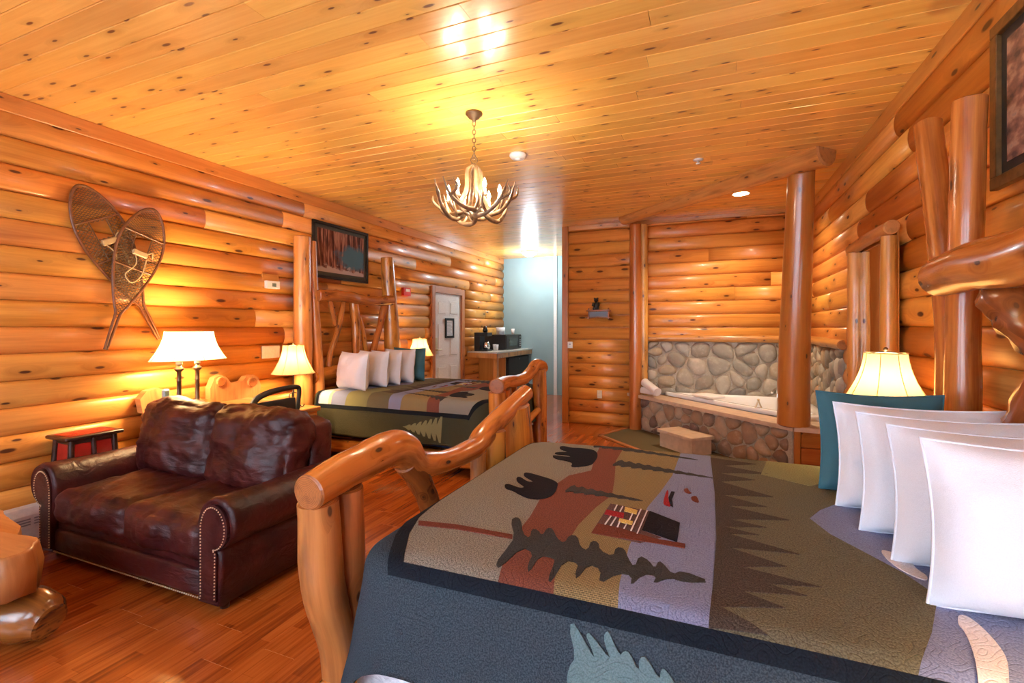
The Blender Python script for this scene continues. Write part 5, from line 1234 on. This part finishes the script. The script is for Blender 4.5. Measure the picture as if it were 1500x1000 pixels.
plate('switch_plate', 'ivory four-gang switch plate on the left wall below the thermostat', 'switch', XL + .045, XL + .06, 3.58, 3.80, 1.13, 1.26, 'ivory', [('rocker', (XL + .06, XL + .064, 3.61 + .048 * k, 3.635 + .048 * k, 1.16, 1.23), 'ivory') for k in range(4)])
plate('fire_alarm', 'small red and white fire alarm left of the white door', 'fire alarm', XL + .04, XL + .09, 6.02, 6.20, 1.94, 2.06, 'redplastic', [('lens', (XL + .09, XL + .10, 6.06, 6.16, 2.0, 2.04), 'white'), ('backing_block', (XL + .005, XL + .04, 6.0, 6.22, 1.92, 2.16), 'trim')])
plate('wall_switch', 'white square switch plate on the back log wall', 'switch', -2.01 + .0, -1.93, YB - .065, YB - .05, 1.14, 1.24, 'white', [('toggle', (-1.98, -1.96, YB - .072, YB - .065, 1.19, 1.21), 'grey')])
plate('wall_outlet', 'ivory outlet plate low on the back log wall', 'outlet', -1.555, -1.485, YB - .06, YB - .045, .40, .52, 'ivory', [('socket', (-1.54, -1.50, YB - .064, YB - .06, .42 + .05 * k, .45 + .05 * k), 'ivory') for k in range(2)])
# bear shelf
sh = thing('twig_shelf', 'tiny dark twig shelf on the back log wall', 'shelf', (-1.5, YB - .12, 1.62))
MB().box(-1.67, -1.36, YB - .16, YB - .045, 1.70, 1.715, 0).build('board', 'darkwood', sh)
for z in (1.70, 1.60): log('twig', [(-1.70, YB - .155, z), (-1.52, YB - .155, z + .006), (-1.33, YB - .155, z)], .010, sh, ('logdark', 'end'), 8, 3, .2)
for x in (-1.66, -1.37): log('twig', [(x, YB - .155, 1.58), (x, YB - .15, 1.74)], .010, sh, ('logdark', 'end'), 8, 3, .2)
MB().box(-1.66, -1.37, YB - .15, YB - .14, 1.61, 1.69, 0).build('front_board', 'darkwood', sh)
be = thing('bear_figurine', 'small black bear figurine standing on the twig shelf', 'figurine', (-1.56, YB - .10, 1.715))
body = MB(); sphere((-1.56, YB - .10, 1.775), .045, body, 0, 12, (1, .9, 1.35)); sphere((-1.56, YB - .11, 1.86), .032, body, 0, 12)
for s_ in (-1, 1): sphere((-1.56 + s_ * .024, YB - .105, 1.888), .011, body, 0, 8); sphere((-1.56 + s_ * .03, YB - .125, 1.735), .022, body, 0, 8); tube([(-1.56 + s_ * .038, YB - .11, 1.82), (-1.56 + s_ * .048, YB - .135, 1.775)], [.016, .012], 8, 2, 0, body, 0)
sphere((-1.56, YB - .142, 1.853), .014, body, 0, 8); body.build('body', 'black', be)

# ------------------------------------------------------------------ kitchenette
kc = thing('coffee_counter', 'pine counter with grey top against the hall wall', 'counter', (-4.0, 9.0, 0))
prism([(a, b, .975) for a, b in ((XL + .058, 8.12), (-3.60, 7.98), (-3.62, YH - .002), (XL + .058, YH - .002))], (0, 0, .028)).build('counter_top', 'counter', kc)
prism([(a, b, .885) for a, b in ((XL + .045, 8.13), (-3.61, 7.99), (-3.63, YH - .01), (XL + .045, YH - .01))], (0, 0, .09)).build('apron', 'goldlog', kc)
MB().box(-3.70, -3.62, 8.0, 8.09, 0, .885, 2, bev=.005).build('leg', 'goldlog', kc)
MB().box(XL + .05, -3.72, 8.62, 8.65, 0, .885, 2).build('side_panel', 'trim', kc)
fr = thing('mini_fridge', 'black mini fridge under the coffee counter', 'fridge', (-3.95, 9.25, 0))
MB().box(-4.28, -3.72, 8.70, 9.86, .02, .86, 2, bev=.01).build('cabinet', 'black', fr); MB().box(-3.72, -3.68, 8.71, 9.84, .04, .85, 2, bev=.008).build('door', 'blackmat', fr)
sphere((-3.67, 9.25, .80), .012).build('badge', 'chrome', fr)
mw = thing('microwave', 'black countertop microwave on the coffee counter', 'microwave', (-3.95, 9.1, 1.003))
# faces the room (+x) : turned a little
def kb(x0, x1, y0_, y1_, z0, z1, m_, nm, par): return MB().box(x0, x1, y0_, y1_, z0, z1, 2, bev=.004).build(nm, m_, par)
kb(-4.25, -3.78, 8.78, 9.62, 1.013, 1.31, 'black', 'case', mw); kb(-3.785, -3.765, 8.80, 9.44, 1.03, 1.29, 'black', 'door', mw); kb(-3.767, -3.762, 8.92, 9.36, 1.08, 1.25, 'glass_dark', 'door_window', mw)
kb(-3.785, -3.765, 9.46, 9.60, 1.03, 1.29, 'blackmat', 'control_panel', mw); kb(-3.767, -3.762, 9.48, 9.58, 1.24, 1.27, 'screen', 'display', mw)
bt = MB()
for i in range(4):
    for j in range(3): bt.box(-3.767, -3.762, 9.485 + j * .033, 9.508 + j * .033, 1.06 + i * .04, 1.085 + i * .04)
bt.build('keypad', 'grey', mw)
for yy in (8.85, 9.55): MB().box(-4.2, -3.85, yy - .02, yy + .02, 1.003, 1.013).build('foot', 'black', mw)
cf = thing('coffee_maker', 'black coffee maker at the left end of the counter', 'coffee maker', (-4.05, 8.35, 1.003))
kb(-4.20, -3.92, 8.22, 8.44, 1.003, 1.03, 'black', 'base_plate', cf); kb(-4.20, -4.08, 8.22, 8.44, 1.03, 1.29, 'black', 'water_tank', cf); kb(-4.20, -3.92, 8.22, 8.44, 1.29, 1.36, 'black', 'brew_head', cf)
lathe([(.001, 0), (.06, 0), (.072, .06), (.06, .13), (.045, .15), (.001, .15)], (-3.99, 8.33, 1.033), 14).build('carafe', 'chrome', cf)
lathe([(.001, 0), (.035, .0), (.055, .03), (.03, .12), (.001, .13)], (-4.05, 8.40, 1.36), 12).build('tall_lid', 'black', cf)
g = 'cups on the coffee counter'
for k, (a, b, z, l_) in enumerate(((-3.86, 8.52, 1.003, 'white paper cup beside the coffee maker, nearer the room'), (-3.95, 8.62, 1.003, 'white paper cup between coffee maker and microwave'), (-3.9, 9.45, 1.31, 'small white cup standing on top of the microwave'))):
    c = thing('paper_cup', l_, 'cup', (a, b, z), g); lathe([(.001, 0), (.028, 0), (.038, .12), (.035, .12), (.026, .01), (.001, .01)], (a, b, z), 16).build('cup', 'white', c)
ib = thing('ice_bucket', 'pale ice bucket on top of the microwave', 'ice bucket', (-4.0, 9.02, 1.31)); lathe([(.001, 0), (.085, 0), (.095, .15), (.088, .15), (.08, .01), (.001, .01)], (-4.0, 9.02, 1.31), 20).build('bucket', 'paper', ib); tube([(-4.0, 9.11, 1.44), (-4.0, 9.18, 1.40), (-4.0, 9.105, 1.34)], .008, 8, 4, 0, None, 0).build('handle', 'paper', ib)

# ------------------------------------------------------------------ ceiling fixtures
hl = thing('flush_ceiling_light', 'lit flush dome light on the hall ceiling', 'light', (-3.37, 9.05, 3.0))
lathe([(.17, 0), (.175, -.02), (.16, -.03)], (-3.37, 9.05, 3.0), 24).build('rim', 'white', hl); lathe([(.16, -.028), (.13, -.07), (.07, -.10), (.001, -.11)], (-3.37, 9.05, 3.0), 24).build('dome', 'lenscool', hl)
light('hall_light', 'POINT', (-3.37, 9.05, 2.78), 62, (.78, .89, 1), .12)
rl = thing('recessed_downlight', 'lit recessed downlight in the ceiling above the tub', 'light', (.33, 6.12, 3.0))
lathe([(.085, -.001), (.10, -.004), (.10, 0.), (.085, .0)], (.33, 6.12, 3.001), 24).build('trim_ring', 'white', rl); lathe([(.085, -.003), (.04, -.012), (.001, -.014)], (.33, 6.12, 3.001), 24).build('lens', 'lens', rl)
light('tub_downlight', 'SPOT', (.33, 6.12, 2.975), 150, (1, .80, .55), .07, (0, 0, 0), spot=2.5)
sd = thing('smoke_detector', 'round white smoke detector on the ceiling behind the chandelier', 'smoke detector', (-1.58, 3.95, 3.0)); lathe([(.001, 0), (.075, 0), (.078, -.02), (.06, -.042), (.001, -.045)][::-1], (-1.58, 3.95, 3.0), 24).build('case', 'white', sd); lathe([(.03, -.044), (.022, -.055), (.001, -.056)], (-1.58, 3.95, 3.0), 16).build('sensor_cap', 'paper', sd)
sk = thing('sprinkler_head', 'small white sprinkler head on the ceiling near the diagonal beam', 'sprinkler', (-.10, 4.72, 3.0)); lathe([(.045, 0), (.045, -.006), (.03, -.012), (.001, -.013)], (-.10, 4.72, 3.0), 16).build('escutcheon', 'white', sk); lathe([(.008, -.012), (.008, -.03), (.022, -.034), (.022, -.04), (.001, -.042)], (-.10, 4.72, 3.0), 12).build('deflector', 'white', sk)

# antler chandelier
CH = Vector((-1.575, 3.08, 3.0))
ch = thing('antler_chandelier', 'antler chandelier with lit candle bulbs hanging on a chain', 'chandelier', CH)
lathe([(.001, 0), (.062, 0), (.062, -.012), (.045, -.022), (.04, -.035), (.015, -.05), (.012, -.065), (.001, -.068)], CH, 20).build('canopy', 'bronze', ch)
z = 2.935; k = 0
def link(c, a, h=.038, w_=.012, r=.003, nm='chain_link'):
    d = Vector((math.cos(a), math.sin(a), 0)); pts = [Vector(c) + d * (w_ * math.cos(q)) + Vector((0, 0, h / 2 * math.sin(q))) for q in [2 * PI * i / 12 for i in range(13)]]
    tube(pts, r, 6, 1, 0, None, 0).build(nm, 'bronze', ch)
while z > 2.68: link((CH.x, CH.y, z - .012), k * PI / 2 + .4); z -= .030; k += 1
link((CH.x, CH.y, z - .005), .4, .05, .025, .0035, 'hanging_ring')
def antler(p, r, seed, par=ch, nm='antler'):
    return tube(p, r, 9, 5, .12, None, 0, seed, lsc=20).build(nm, 'antler', par)
for k in range(4):
    a = PI / 4 + k * PI / 2; d = Vector((math.cos(a), math.sin(a), 0))
    antler([CH + Vector((0, 0, -.37)) + d * .012, CH + Vector((0, 0, -.42)) + d * .05, CH + Vector((0, 0, -.55)) + d * .055, CH + Vector((0, 0, -.68)) + d * .10, CH + Vector((0, 0, -.74)) + d * .04], [.008, .014, .016, .015, .010], k)
for k in range(8):
    a = 2 * PI * k / 8 + .12; d = Vector((math.cos(a), math.sin(a), 0)); s_ = Vector((-d.y, d.x, 0)); rr_ = random.Random(k)
    O = CH + Vector((0, 0, -.70)); sw = .12 * (1 if k % 2 else -1); low = -.06 if k % 2 else -.02
    base = [O + d * .03 + s_ * sw * -.3, O + d * .11 + s_ * (-.4 * sw) + Vector((0, 0, low - .005)), O + d * .20 + Vector((0, 0, low)), O + d * .285 + s_ * sw * .5 + Vector((0, 0, .045 + low * .4)), O + d * .335 + s_ * sw * .8 + Vector((0, 0, .15))]
    an = antler(base, [.016, .018, .016, .012, .003], k + 5)
    for q, (i_, h_, o_) in enumerate(((1, .15, .04), (2, .16, -.05), (3, .10, .06))):
        b0 = base[i_]; antler([b0, b0 + d * .035 + s_ * o_ + Vector((0, 0, h_ * .45)), b0 + d * .05 + s_ * o_ * .6 + Vector((0, 0, h_))], [.011, .009, .002], q + k * 3, an, 'tine')
for k in range(6):
    a = 2 * PI * k / 6 + .35; d = Vector((math.cos(a), math.sin(a), 0)); c = CH + d * .185 + Vector((0, 0, -.64))
    lathe([(.001, 0), (.018, 0), (.022, .008), (.010, .012), (.010, .055), (.001, .056)], c, 12).build('candle_sleeve', 'candle', ch)
    lathe([(.001, .056), (.009, .060), (.015, .080), (.010, .105), (.001, .125)], c, 12).build('candle_bulb', 'bulb', ch)
    light('candle_glow', 'POINT', c + Vector((0, 0, .085)), 18, WARM2, .02)
